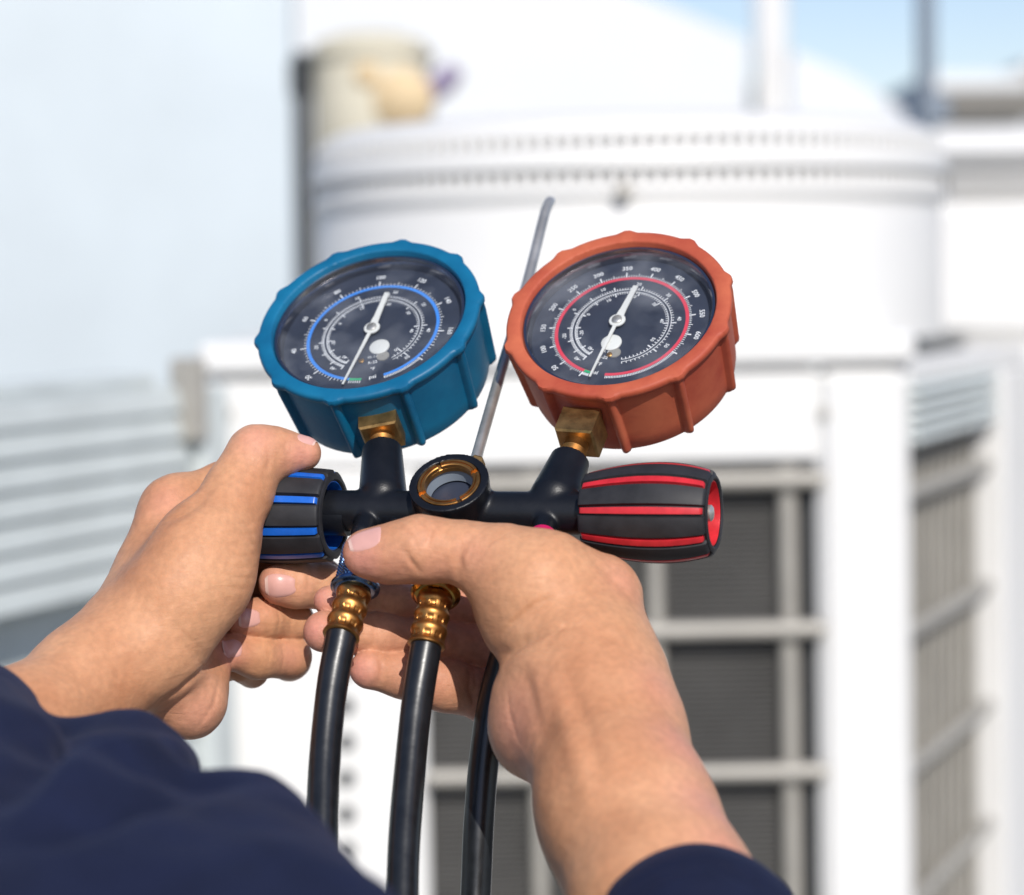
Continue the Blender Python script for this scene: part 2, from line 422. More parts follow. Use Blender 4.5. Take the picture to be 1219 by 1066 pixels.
Bz(978, 1090, 443.5, DECK + .08, FY - .004, FY + .06, 'corner_post', 'white_paint', cu, bev=.012)
Bz(238, 506, 560, DECK + .08, FY + .004, FY + .05, 'control_panel', 'white_paint', cu)
B(236, 1088, 1930, 2060, FY + .0, FY + .07, 'base_rail', 'white_paint', cu, bev=.004)
Bz(500, 985, 561, DECK + .08, FY + .030, FY + .12, 'coil', 'coil_grey', cu, bev=0)
# fins of the coil: thin horizontal sheets, too fine to pick apart
fm = MB(); z = DECK + .1
while z < Z(561, FY): fm.box(((X(500, FY) + X(985, FY)) / 2, FY + .025, z), (X(985, FY) - X(500, FY) - .004, .010, .0025)); z += .0055
fm.build('coil_fins', 'coil_grey', cu, smooth=False, kind='stuff')
Bz(968, 979, 560, DECK + .08, FY + .012, FY + .07, 'gap_shade_strip', 'dark_metal', cu, bev=0)  # solid dark strip stands in for the shade between coil and post
# wire guard
def rod(p, q, r, name, m, parent, n=10):
    V, F = tube([np.array(p), np.array(q)], r, n); return mesh(name, V, F, m, parent, sharp=40)
for px in (640, 785, 945): rod((X(px - 6, FY, 560), FY + .010, Z(562, FY)), (X(px + 4, FY, 900) , FY + .010, DECK + .10), .0078 if px < 900 else .0088, 'guard_bar', 'guard_wire', cu)
for py in (577, 757, 930, 1105, 1280, 1455, 1630, 1805): rod((X(500, FY), FY - .004, Z(py, FY)), (X(977, FY), FY - .004, Z(py, FY)), .0085, 'guard_bar', 'guard_wire', cu)
# screws on the control panel
for k in range(-1, 10):
    p = wpt(410, 845 + 44 * k, FY); V, F = lathe((p[0], FY + .004, p[2]), (0, -1, 0), [(0, .008), (.004, .008), (.005, .007)], 12); mesh('vent_hole', V, F, 'dark_metal', cu, sharp=40)
for (px, py) in ((985, 492), (268, 492)):
    p = wpt(px, py, FY); V, F = lathe((p[0], FY + .002, p[2]), (0, -1, 0), [(0, .0075), (.005, .007), (.006, .003)], 10); mesh('screw', V, F, 'guard_wire', cu, sharp=40)
# side face going away to the right
SD = np.array([.369, .929]); SD = SD / np.linalg.norm(SD)
def side(t0, t1, off, z0, z1, th, name, m, parent, org):
    M = np.array([[SD[0], SD[1], 0], [SD[1], -SD[0], 0], [0, 0, 1]]).T     # x along the face, y outwards
    c = np.array([org[0], org[1], 0]) + M @ np.array([(t0 + t1) / 2, off, 0]); c[2] = (z0 + z1) / 2
    b = MB(); b.box(c, (t1 - t0, th, z1 - z0), M=M, bev=min(.004, th * .4)); return b.build(name, m, parent, smooth=False)
so = (X(1092, FY), FY + .01)
side(0, .62, -.03, Z(470, FY), Z(441, FY), .05, 'side_rim', 'white_paint', cu, so)
for k in range(5):                                        # louvres above the side coil
    z0 = Z(540 - 15 * k, FY); side(.0, .40, -.01 - .0 * k, z0, z0 + .0095, .03, 'louvre', 'grey_green_paint', cu, so)
side(0, .41, -.05, DECK + .08, Z(545, FY), .04, 'side_coil', 'coil_tan', cu, so)
for k in range(9): side(.035 + .043 * k, .041 + .043 * k, -.022, DECK + .08, Z(546, FY), .008, 'guard_bar', 'guard_wire', cu, so)
for k in range(7):
    zc = Z(600 + 168 * k, FY)
    if zc > DECK + .1: side(0, .41, -.010, zc - .0075, zc + .0075, .012, 'guard_bar', 'guard_wire', cu, so)
side(.41, .50, -.02, DECK + .08, Z(470, FY), .06, 'side_post', 'white_paint', cu, so)
side(.50, 1.0, -.03, DECK + .08, Z(470, FY), .05, 'side_panel', 'white_paint', cu, so)
# round fan cowl with two rows of slots
CYD = FY + .37; cxw = X(745, CYD, 200); RC = (X(1122, CYD, 200) - X(368, CYD, 200)) / 2
zb, zt, zd = Z(243, CYD - RC), Z(132, CYD - RC), Z(402, FY)
prof = [(zd - .01, RC - .03), (zb - .012, RC - .022), (zb - .004, RC - .02), (zb, RC - .002), (zb + .012, RC)]
def cowl(name, prof, m, parent, c, n=120):
    V, F = lathe((c[0], c[1], 0), (0, 0, 1), prof, n, ends=False); return mesh(name, V, F, m, parent, sharp=35)
cowl('fan_drum', [(zd - .01, RC - .008), (zb - .008, RC - .008), (zb - .003, RC - .010), (zb + .004, RC - .009)], 'white_paint', cu, (cxw, CYD))
H_ = zt - zb
q_ = (zt - zb) / .122
cowl('cowl_band', [(zb + .004, RC - .03), (zb + .004, RC - .006), (zb + .012 * q_, RC - .003), (zb + .024 * q_, RC - .004), (zb + .024 * q_, RC - .03)], 'white_paint', cu, (cxw, CYD))
cowl('cowl_band', [(zb + .046 * q_, RC - .03), (zb + .046 * q_, RC - .001), (zb + .070 * q_, RC - .004), (zb + .070 * q_, RC - .04)], 'white_paint', cu, (cxw, CYD))
top = [(zb + .088 * q_, RC - .05), (zb + .090 * q_, RC - .012)]
for a in np.linspace(0, 90, 10): top.append((zb + (.090 + .032 * math.sin(R(a))) * q_, RC - .06 + .048 * math.cos(R(a))))
top += [(zb + .123 * q_, RC - .14), (zb + .121 * q_, .02)]
cowl('cowl_cap', top, 'white_paint', cu, (cxw, CYD))
cowl('cowl_core', [(zb + .0, RC - .030), (zb + .1 * q_, RC - .040)], 'grey_green_paint', cu, (cxw, CYD))
ribs = MB()
for k in range(150):
    a = 2 * math.pi * k / 150; u = np.array([math.cos(a), math.sin(a), 0]); r = RC - .018
    M = np.array([u, [-u[1], u[0], 0], [0, 0, 1]]).T
    ribs.box((cxw + u[0] * r, CYD + u[1] * r, zb + .048 * q_), (.022, .0085, .092 * q_), M=M)
ribs.build('cowl_ribs', 'white_paint', cu, smooth=False, kind='stuff')
p = wpt(742, 229, CYD - RC); V, F = lathe((p[0], CYD - RC - .002, p[2]), (0, -1, 0), [(0, .009), (.006, .008), (.008, .004)], 14); mesh('latch', V, F, 'guard_wire', cu, sharp=40)

# ---- louvred unit on the left
lu = empty('louvred_unit', (X(0, 2.0), 2.1, DECK), 'grey green unit with sloping louvre boards on the left behind the hand', 'air conditioner')
lo = (X(0, 2.0, 600), 2.0); t_end = .31
def zl(py): return Z(py, 2.0)
side(-.45, t_end + .004, -.06, DECK, zl(452), .05, 'back_panel', 'grey_green_paint', lu, lo)
SDm = np.array([[SD[0], SD[1], 0], [SD[1], -SD[0], 0], [0, 0, 1]]).T
zc = zl(445)
for k in range(22):
    z0 = zl(487 + 37.0 * k)
    if z0 < DECK + .05: break
    if 745 < 487 + 37 * k < 800: continue
    Mt = SDm @ np.array(Matrix.Rotation(R(13), 3, 'X'))
    c = np.array([lo[0], lo[1], 0]) + SDm @ np.array([(-.45 + t_end) / 2, .0, 0]); c[2] = z0
    b = MB(); b.box(c, (.45 + t_end - .01, .006, .0235), M=Mt, bev=.002); b.build('louvre', 'grey_green_paint', lu, smooth=False)
side(t_end, t_end + .05, -.02, DECK, zl(470), .07, 'edge_post', 'grey_green_paint', lu, lo)
side(t_end - .022, t_end, .006, zl(545), zl(430), .03, 'hinge', 'guard_wire', lu, lo)

# ---- second condenser at the right edge
FY2 = 3.3
c2 = empty('condenser_unit', (X(1500, FY2), FY2 + .4, DECK), 'second white condensing unit showing past the right side of the big cowl', 'air conditioner')
B(1150, 1800, 420, 560, FY2, FY2 + .8, 'upper_beam', 'white_paint', c2, D=FY2)
B(1190, 1800, 560, 1500, FY2 + .02, FY2 + .8, 'casing', 'white_paint', c2, D=FY2)
B(1085, 1800, 246, 419, FY2 + .01, FY2 + .8, 'hood', 'white_paint', c2, D=FY2, bev=.02)
B(1090, 1800, 214, 245, FY2 + .03, FY2 + .78, 'slot_band', 'guard_wire', c2, D=FY2, bev=0)
B(1085, 1800, 165, 212, FY2 - .01, FY2 + .82, 'hood_cap', 'white_paint', c2, D=FY2, bev=.03)
for k in range(24): B(1132 + 9 * k, 1136 + 9 * k, 213.5, 245.5, FY2 + .012, FY2 + .032, 'rib', 'white_paint', c2, D=FY2, bev=0)

# ---- buildings and poles further off
def slab(name, pts, D, depth, m, label, cat, extra=None):
    """a wall whose outline is seen at these pixels, standing at depth D and reaching the deck, with real thickness"""
    P = [wpt(px, py, D) for px, py in pts]; P = [(p[0], p[2]) for p in P]; y = P and wpt(pts[0][0], pts[0][1], D)[1]
    t = empty(name, (P[0][0], y, DECK), label, cat)
    V = [(x, y, z) for x, z in P] + [(x, y + depth, z) for x, z in P]; n = len(P)
    F = [tuple(range(n)), tuple(range(n, 2 * n))[::-1]] + [(i, i + n, (i + 1) % n + n, (i + 1) % n) for i in range(n)]
    mesh('wall', V, F, m, t, smooth=False); return t, y
D1 = 5.2
t, y = slab('plant_room', [(-700, 900), (-700, -900), (352, -900), (352, 900)], D1, .10, 'pale_wall', 'pale blue white plant room wall filling the upper left', 'building')
D2 = 9.0
t, y = slab('white_building', [(300, 900), (300, -120), (560, -80), (742, -6), (885, 52), (885, 900)], D2, 2.5, 'white_wall', 'bright white building whose sloping roof edge falls to the right', 'building')
D3 = 12.0
t, y = slab('white_shed', [(935, 900), (935, 66), (1000, 92), (1068, 136), (1068, 900)], D3, 2, 'white_wall', 'low white gable seen just right of the white post', 'building')
D4 = 16.0
t, y = slab('far_block', [(1098, 900), (1098, 92), (1215, 92), (1215, 900)], D4, 4, 'white_wall', 'distant white block behind the dark pole at the right', 'building')
b = MB(); b.box((X(1160, D4), y - .2, Z(141, D4)), (X(1215, D4) - X(1105, D4), .4, .18)); b.build('window_band', 'coil_tan', t, smooth=False)
D5 = 20.0
t, y = slab('far_block', [(1212, 900), (1212, 78), (1420, 82), (1420, 900)], D5, 4, 'white_wall', 'distant white block cut off by the right edge', 'building')
b = MB(); b.box((X(1300, D5), y - .2, Z(120, D5)), (X(1420, D5) - X(1215, D5), .4, .25)); b.build('window_band', 'guard_wire', t, smooth=False)
t, y = slab('parapet', [(880, 900), (880, 158), (1700, 150), (1700, 900)], 10.5, .3, 'white_wall', 'white parapet wall running behind the units to the right edge', 'wall')
def pole(name, px0, px1, D, m, label, ztop=1.8, tilt=0):
    x = X((px0 + px1) / 2, D, 60); r = (X(px1, D) - X(px0, D)) / 2; y = wpt(px0, 60, D)[1]
    t = empty(name, (x, y, DECK), label, 'pole')
    V, F = tube([np.array([x, y, DECK]), np.array([x - tilt, y, 1.5 + ztop])], r, 20); mesh('shaft', V, F, m, t, sharp=40)
    V, F = lathe((x, y, DECK), (0, 0, 1), [(0, r * 2), (.02, r * 2), (.03, r * 1.3)], 20); mesh('foot', V, F, m, t, sharp=40); return t, x, y, r
pole('mast', 897, 938, 9.3, 'white_paint', 'thick white post rising against the blue sky')
t, x, y, r = pole('mast', 1091, 1114, 5.0, 'pole_grey', 'dark blue grey pole near the right edge', tilt=.0)
b = MB(); b.box((x + .02, y, Z(140, 5.0)), (.05, .05, .06), bev=.01); b.build('bracket', 'pole_grey', t, smooth=False)
# tank with pipes between wall and cowl
Dt = 4.3
x0, x1 = X(372, Dt, 100), X(512, Dt, 100); yt = wpt(440, 100, Dt)[1]; cxt = (x0 + x1) / 2; rt = (x1 - x0) / 2
t = empty('water_tank', (cxt, yt, DECK), 'cream coloured tank with an orange stain standing behind the fan cowl', 'tank')
zt2 = Z(48, Dt); V, F = lathe((cxt, yt, DECK), (0, 0, 1), [(0, rt), (zt2 - DECK - .03, rt), (zt2 - DECK, rt * .93), (zt2 - DECK + .015, rt * .5), (zt2 - DECK + .018, .01)], 48); mesh('body', V, F, 'tank_cream', t, sharp=35)
V, F = lathe((cxt, yt, zt2 - .035), (0, 0, 1), [(0, rt + .004), (.006, rt + .008), (.018, rt + .008), (.022, rt)], 48); mesh('lid_rim', V, F, 'tank_cream', t, sharp=35)
p = wpt(480, 118, Dt - rt); V, F = lathe((p[0], p[1] + .03, p[2]), (0, -1, 0), [(0, .05), (.03, .05), (.045, .03), (.05, .0)], 24); mesh('outlet', V, F, 'tank_yellow', t, sharp=35)
p = wpt(437, 90, Dt - rt); V, F = lathe((p[0], p[1] + .03, p[2]), (0, -1, 0), [(0, .022), (.03, .022), (.04, .01)], 16); mesh('plug', V, F, 'tank_yellow', t, sharp=35)
t = empty('drain_pipe', tuple(wpt(357, 60, Dt)[:2]) + (DECK,), 'dark pipe standing between the pale wall and the cream tank', 'pipe')
p = wpt(358, 62, Dt); q = np.array([p[0], p[1], DECK]); V, F = tube([q, p - [0, 0, .01], p], [.016, .016, .013], 16); mesh('shaft', V, F, 'dark_metal', t, sharp=40)
p2 = wpt(357, 66, Dt); V, F = lathe((p2[0], p2[1], Z(110, Dt)), (0, 0, 1), [(0, .02), (.06, .02)], 16); mesh('collar', V, F, 'dark_metal', t, sharp=40)
t = empty('pipe_valve', tuple(wpt(527, 98, Dt)), 'small purple grey valve handle leaning beside the cream tank', 'valve')
a, c = wpt(512, 112, Dt - .05), wpt(545, 82, Dt - .05); V, F = tube([a, a * .5 + c * .5, c], [.018, .024, .014], 14); mesh('lever', V, F, 'faded_purple', t, sharp=40)
V, F = tube([wpt(512, 112, Dt - .05), wpt(505, 170, Dt - .02), wpt(505, 700, Dt - .02)], .012, 12); mesh('stem', V, F, 'white_paint', t, sharp=40)

# ================================================================== MANIFOLD GAUGE SET (H millimetres)
AX = np.array([math.cos(R(17)), -math.sin(R(17)), 0.0])             # valve axis: the right end is nearer
def axp(px, py=610):                                                 # point on the valve axis seen at column px
    # solve for depth: axis passes through h(538,608,0)
    o = h(538, 608, 0); y = 0
    for _ in range(6): x = h(px, py, y)[0]; y = o[1] + (x - o[0]) * AX[1] / AX[0]
    p = h(px, py, y); return p
mg = empty('manifold_gauge_set', H2W([h(538, 608, 0)])[0], 'black refrigerant manifold with a blue and a red pressure gauge held in both hands', 'gauge set')
def prt(V, F, name, m, parent=mg, **k): return mesh(name, V, F, m, parent, hspace=True, **{'sharp': 38, **k})

# ---- cast body
a0, a1 = axp(392, 608), axp(700, 612); r0 = rr(24.5, a0[1]); r1 = rr(26, a1[1])
lo = np.array([-95, -50, -42]); hi = np.array([40, 55, 22])
f = Field(lo, hi, .5)
f.cone(a0 - AX * 6, a1 + AX * 8, r0, r1, 2)
# stems
def stem(pb, pt, rb, rt, dy):                                        # base on the axis, top seen at pt
    b = axp(*pb); t = h(pt[0], pt[1], b[1] + dy); return b, t
sb_b, sb_t = stem((456, 606), (455, 538), 0, 0, 19)
sr_b, sr_t = stem((655, 608), (678, 550), 0, 0, 15)
f.cone(sb_b + nrm(sb_t - sb_b) * 6.5, sb_t, rr(29, sb_b[1]), rr(24, sb_t[1]), 1.5); f.cone(sr_b + nrm(sr_t - sr_b) * 6.5, sr_t, rr(31, sr_b[1]), rr(24, sr_t[1]), 1.5)
# ports
PORT = {}
for nm, pb, pt, dy in (('l', (441, 612), (431, 636), -13), ('m', (533, 618), (526, 665), -12), ('r', (652, 612), (646, 641), -14)):
    b = axp(*pb); t = h(pt[0], pt[1], b[1] + dy); PORT[nm] = (b, t); f.cone(b, t, rr(15, 0), rr(13.5, 0), 1.5)
# sight glass drum
SGC = h(534, 574, -9)                                                # centre of the front face
vray = nrm(EYE - SGC); th, ta = R(16), R(47)
up = np.array([-math.sin(th), 0, math.cos(th)]); up = nrm(up - vray * (up @ vray))
SN = nrm(math.cos(ta) * vray + math.sin(ta) * up)                    # facing up and towards us
def flatcut(fld, p, n, R_=60):                                       # remove everything beyond plane (p, n) within reach
    lo_, hi_ = p - R_, p + R_; sl, Xg = fld.sub(lo_, hi_); d = sum((Xg[i] - np.float32(p[i])) * np.float32(n[i]) for i in range(3))
    rad = np.sqrt(sum((Xg[i] - np.float32(p[i])) ** 2 for i in range(3))); 
    fld.A[sl] = np.where(rad < R_, np.maximum(fld.A[sl], d), fld.A[sl])
drum = f.like(); RS = rr(48.5, SGC[1])
sl, Xg = drum.sub(drum.lo, drum.lo + (drum.n - 1) * drum.vox)
q = [Xg[i] - np.float32(SGC[i]) for i in range(3)]; t_ = q[0] * SN[0] + q[1] * SN[1] + q[2] * SN[2]
rad = np.sqrt(np.maximum(q[0] ** 2 + q[1] ** 2 + q[2] ** 2 - t_ ** 2, 0)); dd = np.maximum(rad - RS + np.maximum(-t_ - 2, 0) * .12, np.maximum(t_, -t_ - 20))
drum.A = np.maximum(dd - .0, 0) .astype(np.float32) + np.minimum(dd, 0).astype(np.float32)
f.merge(drum, 2.0)
# recess of the sight glass
dd = np.maximum(rad - RS * .79, -(t_ + 9)); f.A = np.maximum(f.A, -dd).astype(np.float32)
for (b, t), r in (((sb_b, sb_t), 0), ((sr_b, sr_t), 0)):
    n = nrm(t - b); flatcut(f, t + n * 1.0, n, 12)
V, F = f.mesh(1); prt(V, F, 'valve_body', 'black_coat', sharp=50)
x_, y_, z_ = basis(SN, (1, 0, 0))
sgb = MB()
V, F = lathe(SGC - SN * 9.2, SN, [(0, RS * .78), (.6, RS * .78), (.8, RS * .55), (.8, .01)], 48, ends=False); sg = prt(V, F, 'sight_glass', 'dial_black')
for k in range(4):                                                   # slotted brass ring in four pieces
    aa = np.linspace(R(112 + 90 * k + 4.5), R(112 + 90 * k + 85.5), 22); pr = [(-1.6, .60), (-.1, .61), (.15, .63), (.15, .67), (-.3, .68), (-.3, .70), (.15, .71), (.15, .77), (-.1, .785), (-1.6, .785)]
    V = []
    for a in aa:
        for (t, r) in pr: V.append(SGC + SN * t + (x_ * math.cos(a) + y_ * math.sin(a)) * RS * r)
    n = len(pr); F = [(i * n + j, i * n + (j + 1) % n, (i + 1) * n + (j + 1) % n, (i + 1) * n + j) for i in range(len(aa) - 1) for j in range(n)]
    F += [tuple(range(n))[::-1], tuple((len(aa) - 1) * n + j for j in range(n))]
    prt(np.array(V), F, 'brass_ring', 'brass', sg)
V, F = lathe(SGC, SN, [(-3.2, RS * .60), (-1.5, RS * .60), (-1.3, RS * .62), (-1.3, RS * .785), (-3.2, RS * .785)], 64, ends=False); prt(V, F, 'ring_base', 'brass', sg)
V, F = lathe(SGC, SN, [(-7.5, RS * .56), (-3.4, RS * .66), (-3.4, RS * .78), (-7.5, RS * .78)], 48, ends=False); prt(V, F, 'seal_ring', 'pole_grey', sg)
V, F = lathe(h(563, 566, 8), nrm(np.array([.16, .6, .6])), [(0, 3.3), (7, 3.3), (8, 2.6)], 6, xh=(1, .3, 0)); prt(V, F, 'hook_nut', 'brass_raw', smooth=False)

# hanging hook rod
rod_p = [h(563, 560, 14), h(567, 545, 20), h(601, 427, 62), h(628, 335, 92), h(645, 268, 112), h(650, 250, 118), h(654, 241, 124), h(655, 240, 130)]
V, F = tube(bez(rod_p, 10), rr(6.6, 60), 20); prt(V, F, 'hanging_hook', 'steel')

# ---- gauges
def gauge(cpx, cpy, cy, Rpx, tau, theta, nut_px, boot_m, ring_m, ticks_px, nums, needle_tip, needle_tail, pivot, green, gap_px, rot0, disc_px, label, scale_lbl, dense):
    C = h(cpx, cpy, cy); v = nrm(EYE - C); up = np.array([-math.sin(theta), 0, math.cos(theta)]); up = nrm(up - v * (up @ v))
    n = nrm(math.cos(tau) * v + math.sin(tau) * up); R0 = rr(Rpx, cy)
    x, y, z = basis(n, (1, 0, 0))
    def onplane(px, py, dz):                                         # pixel -> (radius, angle) on the plane dz above the rim
        d = nrm(h(px, py, 0) - EYE); o = C + n * dz; t = ((o - EYE) @ n) / (d @ n); q = EYE + d * t - o
        return q @ x, q @ y
    def P(r, a, dz): return C + n * dz + (x * math.cos(a) + y * math.sin(a)) * r
    # rubber boot: lathe with twelve ribs
    L = 34.5; nb = 10
    na = np.array([math.atan2(*onplane(px, py, 0)[::-1]) for px, py in rot0]); rot0 = np.angle(np.mean(np.exp(1j * na * nb))) / nb
    prof = [(-8.5, R0 - 6.6, 0), (-7.5, R0 - 6.7, 0), (-.8, R0 - 6.3, 0), (-.2, R0 - 6.0, 0), (0, R0 - 5.4, 0), (0, R0 - 1.8, .5), (-.4, R0 - 1.0, 1), (-1.2, R0 - .6, 1), (-2.6, R0 - .6, 1), (-3.3, R0 - 1.0, .8),
            (-3.9, R0 - 2.0, .9)] + [(-3.9 - k * (L - 8) / 8, R0 - 2.0 - .25 * k, 1.0) for k in range(1, 9)] + [(-L + 3, R0 - 4.4, 1.15), (-L + 1.6, R0 - 4.6, 1.1), (-L + .6, R0 - 5.0, .7), (-L + .1, R0 - 5.8, .1), (-L, R0 - 7, 0), (-L, 4, 0)]
    def mod(i, t, a):
        ph = (a - rot0) * nb / (2 * math.pi); ph = (ph - np.round(ph)) * (2 * math.pi / nb) * R0      # arc distance to the nearest rib, mm
        amp = prof[i][2]
        if t > -3.4: return amp * 1.5 * np.clip(1.3 - np.abs(ph) / 3.6, 0, 1) ** 1.3
        return amp * 2.5 * np.sqrt(np.clip(1 - (ph / 1.9) ** 2, 0, 1))
    V, F = lathe(C, n, [(a, b) for a, b, _ in prof], 720, mod=mod, xh=x, ends=False)
    F = np.array(F)
    g = prt(V, F, 'pressure_gauge', boot_m, label=label, sharp=45)
    # case, bezel and dial
    V, F = lathe(C, n, [(-8.6, R0 - 5.8), (-2.6, R0 - 6.45), (-2.2, R0 - 7.0), (-2.3, R0 - 7.9), (-3.2, R0 - 8.3), (-4.0, R0 - 8.6), (-7.6, R0 - 8.9)], 120, ends=False); prt(V, F, 'bezel', 'bezel_steel', g)
    dz = -7.8; V, F = lathe(C, n, [(dz - .3, R0 - 6), (dz, R0 - 8.0), (dz, .01)], 96, ends=False); prt(V, F, 'dial', 'dial_black', g)
    V, F = lathe(C, n, [(-3.5, .01)] + [(-3.5 - .0006 * (r ** 2) * .5, r) for r in np.linspace(5, R0 - 8.2, 8)], 96, ends=False)
    a_, b_, c_ = (V[i] for i in F[200][:3]); F = F if np.cross(b_ - a_, c_ - a_) @ n > 0 else [q[::-1] for q in F]; prt(V, F, 'gauge_lens', 'gauge_glass', g)
    # flat print
    ang = [math.atan2(*onplane(px, py, dz)[::-1]) for px, py in ticks_px]; ang = np.unwrap(ang); rad = np.mean([math.hypot(*onplane(px, py, dz)) for px, py in ticks_px])
    idx = np.arange(len(ang)); sl_, ic = np.polyfit(idx, ang, 1)     # even steps between the numbers
    print('gauge ticks', label[:12], 'numrad %.1f R0 %.1f step %.1f' % (rad, R0, math.degrees(sl_)), [round(math.degrees(a)) for a in ang])
    rs = rad * .835                                                  # radius of the coloured band
    def arc(r0_, r1_, a0_, a1_, zz, seg):
        aa = np.linspace(a0_, a1_, seg); V = [P(r, a, zz) for a in aa for r in (r0_, r1_)]
        return V, [(2 * i, 2 * i + 1, 2 * i + 3, 2 * i + 2) for i in range(seg - 1)]
    a_start = ic - sl_ * 1.0                                         # zero mark
    ge0 = math.atan2(*onplane(*green[0], dz)[::-1]); ge1 = math.atan2(*onplane(*green[1], dz)[::-1])
    def near(a, ref): return a + 2 * math.pi * round((ref - a) / (2 * math.pi))
    ge0 = near(ge0, a_start); ge1 = near(ge1, a_start); aend = math.atan2(*onplane(*gap_px, dz)[::-1]); a_full = a_start + sl_ * (len(ticks_px) + 3)
    aend = near(aend, a_full)
    V, F = arc(rs - 1.05, rs + .25, ge0, aend, dz + .12, 160); prt(V, F, 'scale_band', ring_m, g, smooth=False)
    V, F = arc(rs - .95, rs + .25, ge1, ge0, dz + .14, 8); prt(V, F, 'zero_band', 'print_green', g, smooth=False)
    pm = MB()
    def bar(a, ra, rb, wd, zz=dz + .12):
        t = np.array([-math.sin(a), math.cos(a)]); T = (x * t[0] + y * t[1]) * wd / 2
        pm.add([P(ra, a, zz) - T, P(ra, a, zz) + T, P(rb, a, zz) + T, P(rb, a, zz) - T], [(0, 1, 2, 3)])
    last = len(ticks_px)
    for k in range(-1, last + 1):
        nsub = 10
        for j in range(nsub):
            a = ic + sl_ * (k + j / nsub)
            if k == last and j > 0: break
            if (a - ge0) * np.sign(sl_) < 0: continue
            bar(a, rs + .3, rs + (2.7 if j == 0 else 2.0 if j == 5 else 1.25), .55 if j == 0 else .3)
    a = ic + sl_ * last
    while (aend - a) * np.sign(sl_) > 0: bar(a, rs + .35, rs + 1.5, .32); a += math.copysign(R(1.3), sl_)
    for j in range(6): bar(ge0 + (ge1 - ge0) * (j + .5) / 6, rs + .4, rs + 1.6, .36)
    # inner temperature scales: two circles with fine divisions
    for ri, sg_ in ((rs * .70, -1), (rs * .745, 1)):
        a0_, a1_ = ic - sl_ * .55, aend - math.copysign(R(14), sl_)
        V, F = arc(ri - .12, ri + .12, a0_, a1_, dz + .12, 120); pm.add(V, F)
        a = a0_; k = 0; tot = a1_ - a0_
        while abs(a - a0_) < abs(tot):
            fr_ = abs((a - a0_) / tot); big = k % 10 == 0
            bar(a, ri, ri + sg_ * (2.0 if big else 1.0), .5 if big else .32); a += math.copysign(R(1.5 + 3.6 * fr_), sl_); k += 1
    def text(s, px, py, size, rotation=None, pos=None):
        cu_ = bpy.data.curves.new('t', 'FONT'); cu_.body = s; cu_.size = size; cu_.align_x = 'CENTER'; cu_.align_y = 'CENTER'; cu_.resolution_u = 2; cu_.offset = .035 * size / 2
        o = bpy.data.objects.new('t', cu_); COL.objects.link(o); dg = bpy.context.evaluated_depsgraph_get(); me = bpy.data.meshes.new_from_object(o.evaluated_get(dg))
        X_, Y_ = onplane(px, py, dz) if pos is None else pos; a = math.atan2(Y_, X_) if rotation is None else rotation
        up2 = np.array([math.cos(a), math.sin(a)]); rt = np.array([up2[1], -up2[0]]) 
        V = []
        for v_ in me.vertices:
            q = np.array([X_, Y_]) + rt * v_.co.x + up2 * v_.co.y; V.append(C + n * (dz + .13) + x * q[0] + y * q[1])
        if V: pm.add(V, [tuple(p.vertices) for p in me.polygons])
        bpy.data.objects.remove(o); bpy.data.curves.remove(cu_); bpy.data.meshes.remove(me)
    for k, s_ in enumerate(nums):
        a = ic + sl_ * k; text(s_, 0, 0, 2.7, a, (math.cos(a) * rad, math.sin(a) * rad))
    inn = ['-40', '-20', '0', '10', '20', '30', '40', '50']
    for k, s_ in enumerate(inn):
        a = ic + sl_ * (-.3 + k * (last + 1.2) / 7.6); text(s_, 0, 0, 2.1, a, (math.cos(a) * rs * .86, math.sin(a) * rs * .86)); text(s_, 0, 0, 2.0, a, (math.cos(a) * rs * .60, math.sin(a) * rs * .60))
    gm = near((aend + ge1) / 2 if abs(aend - ge1) < math.pi else (aend + ge1) / 2 + math.pi, 0)
    dn = (ge1 + near(aend, ge1)) / 2; d2 = np.array([math.cos(dn), math.sin(dn)])
    text('psi', 0, 0, 2.6, dn + math.pi, tuple(d2 * rs * .97)); text('R-22', 0, 0, 1.9, dn + math.pi, tuple(d2 * rs * .66)); text('CL 1.6', 0, 0, 1.5, dn + math.pi, tuple(d2 * rs * .54)); text('°F', 0, 0, 2.2, dn + math.pi, tuple(d2 * rs * .80))
    prt(np.concatenate(pm.V), pm.F, 'dial_print', 'print_white', g, smooth=False)
    # needle
    pv = np.array(onplane(*pivot, dz + 1.5)); tp = np.array(onplane(*needle_tip, dz + 1.5)); tl = np.array(onplane(*needle_tail, dz + 1.5))
    def W(q, zz): return C + n * zz + x * q[0] + y * q[1]
    def blade(p, q, wp, wq, zz, th_=.35):
        d = nrm(q - p); s_ = np.array([-d[1], d[0]]); c = [p - s_ * wp, p + s_ * wp, q + s_ * wq, q - s_ * wq]
        return [W(k, zz) for k in c] + [W(k, zz + th_) for k in c], [(0, 1, 2, 3), (7, 6, 5, 4), (0, 4, 5, 1), (1, 5, 6, 2), (2, 6, 7, 3), (3, 7, 4, 0)]
    nm = MB(); zz = dz + 1.5; mid = pv + (tl - pv) * .3
    nm.add(*blade(pv, tp, .75, .38, zz)); nm.add(*blade(pv, mid, 1.7, 1.3, zz + .02)); nm.add(*blade(mid - (mid - pv) * .1, tl, 1.25, .95, zz - .02))
    V, F = lathe(W(pv, zz - .05), n, [(0, .1), (0, 3.1), (.5, 3.1), (.6, 2.9), (.6, .1)], 40, ends=False); nm.add(V, F)
    ne = prt(np.concatenate(nm.V), nm.F, 'needle', 'needle_white', g, smooth=False)
    V, F = lathe(W(pv, zz + .5), n, [(0, 1.9), (.7, 1.9), (.9, 1.6), (.9, .1)], 24, ends=False); prt(V, F, 'hub', 'steel', ne)
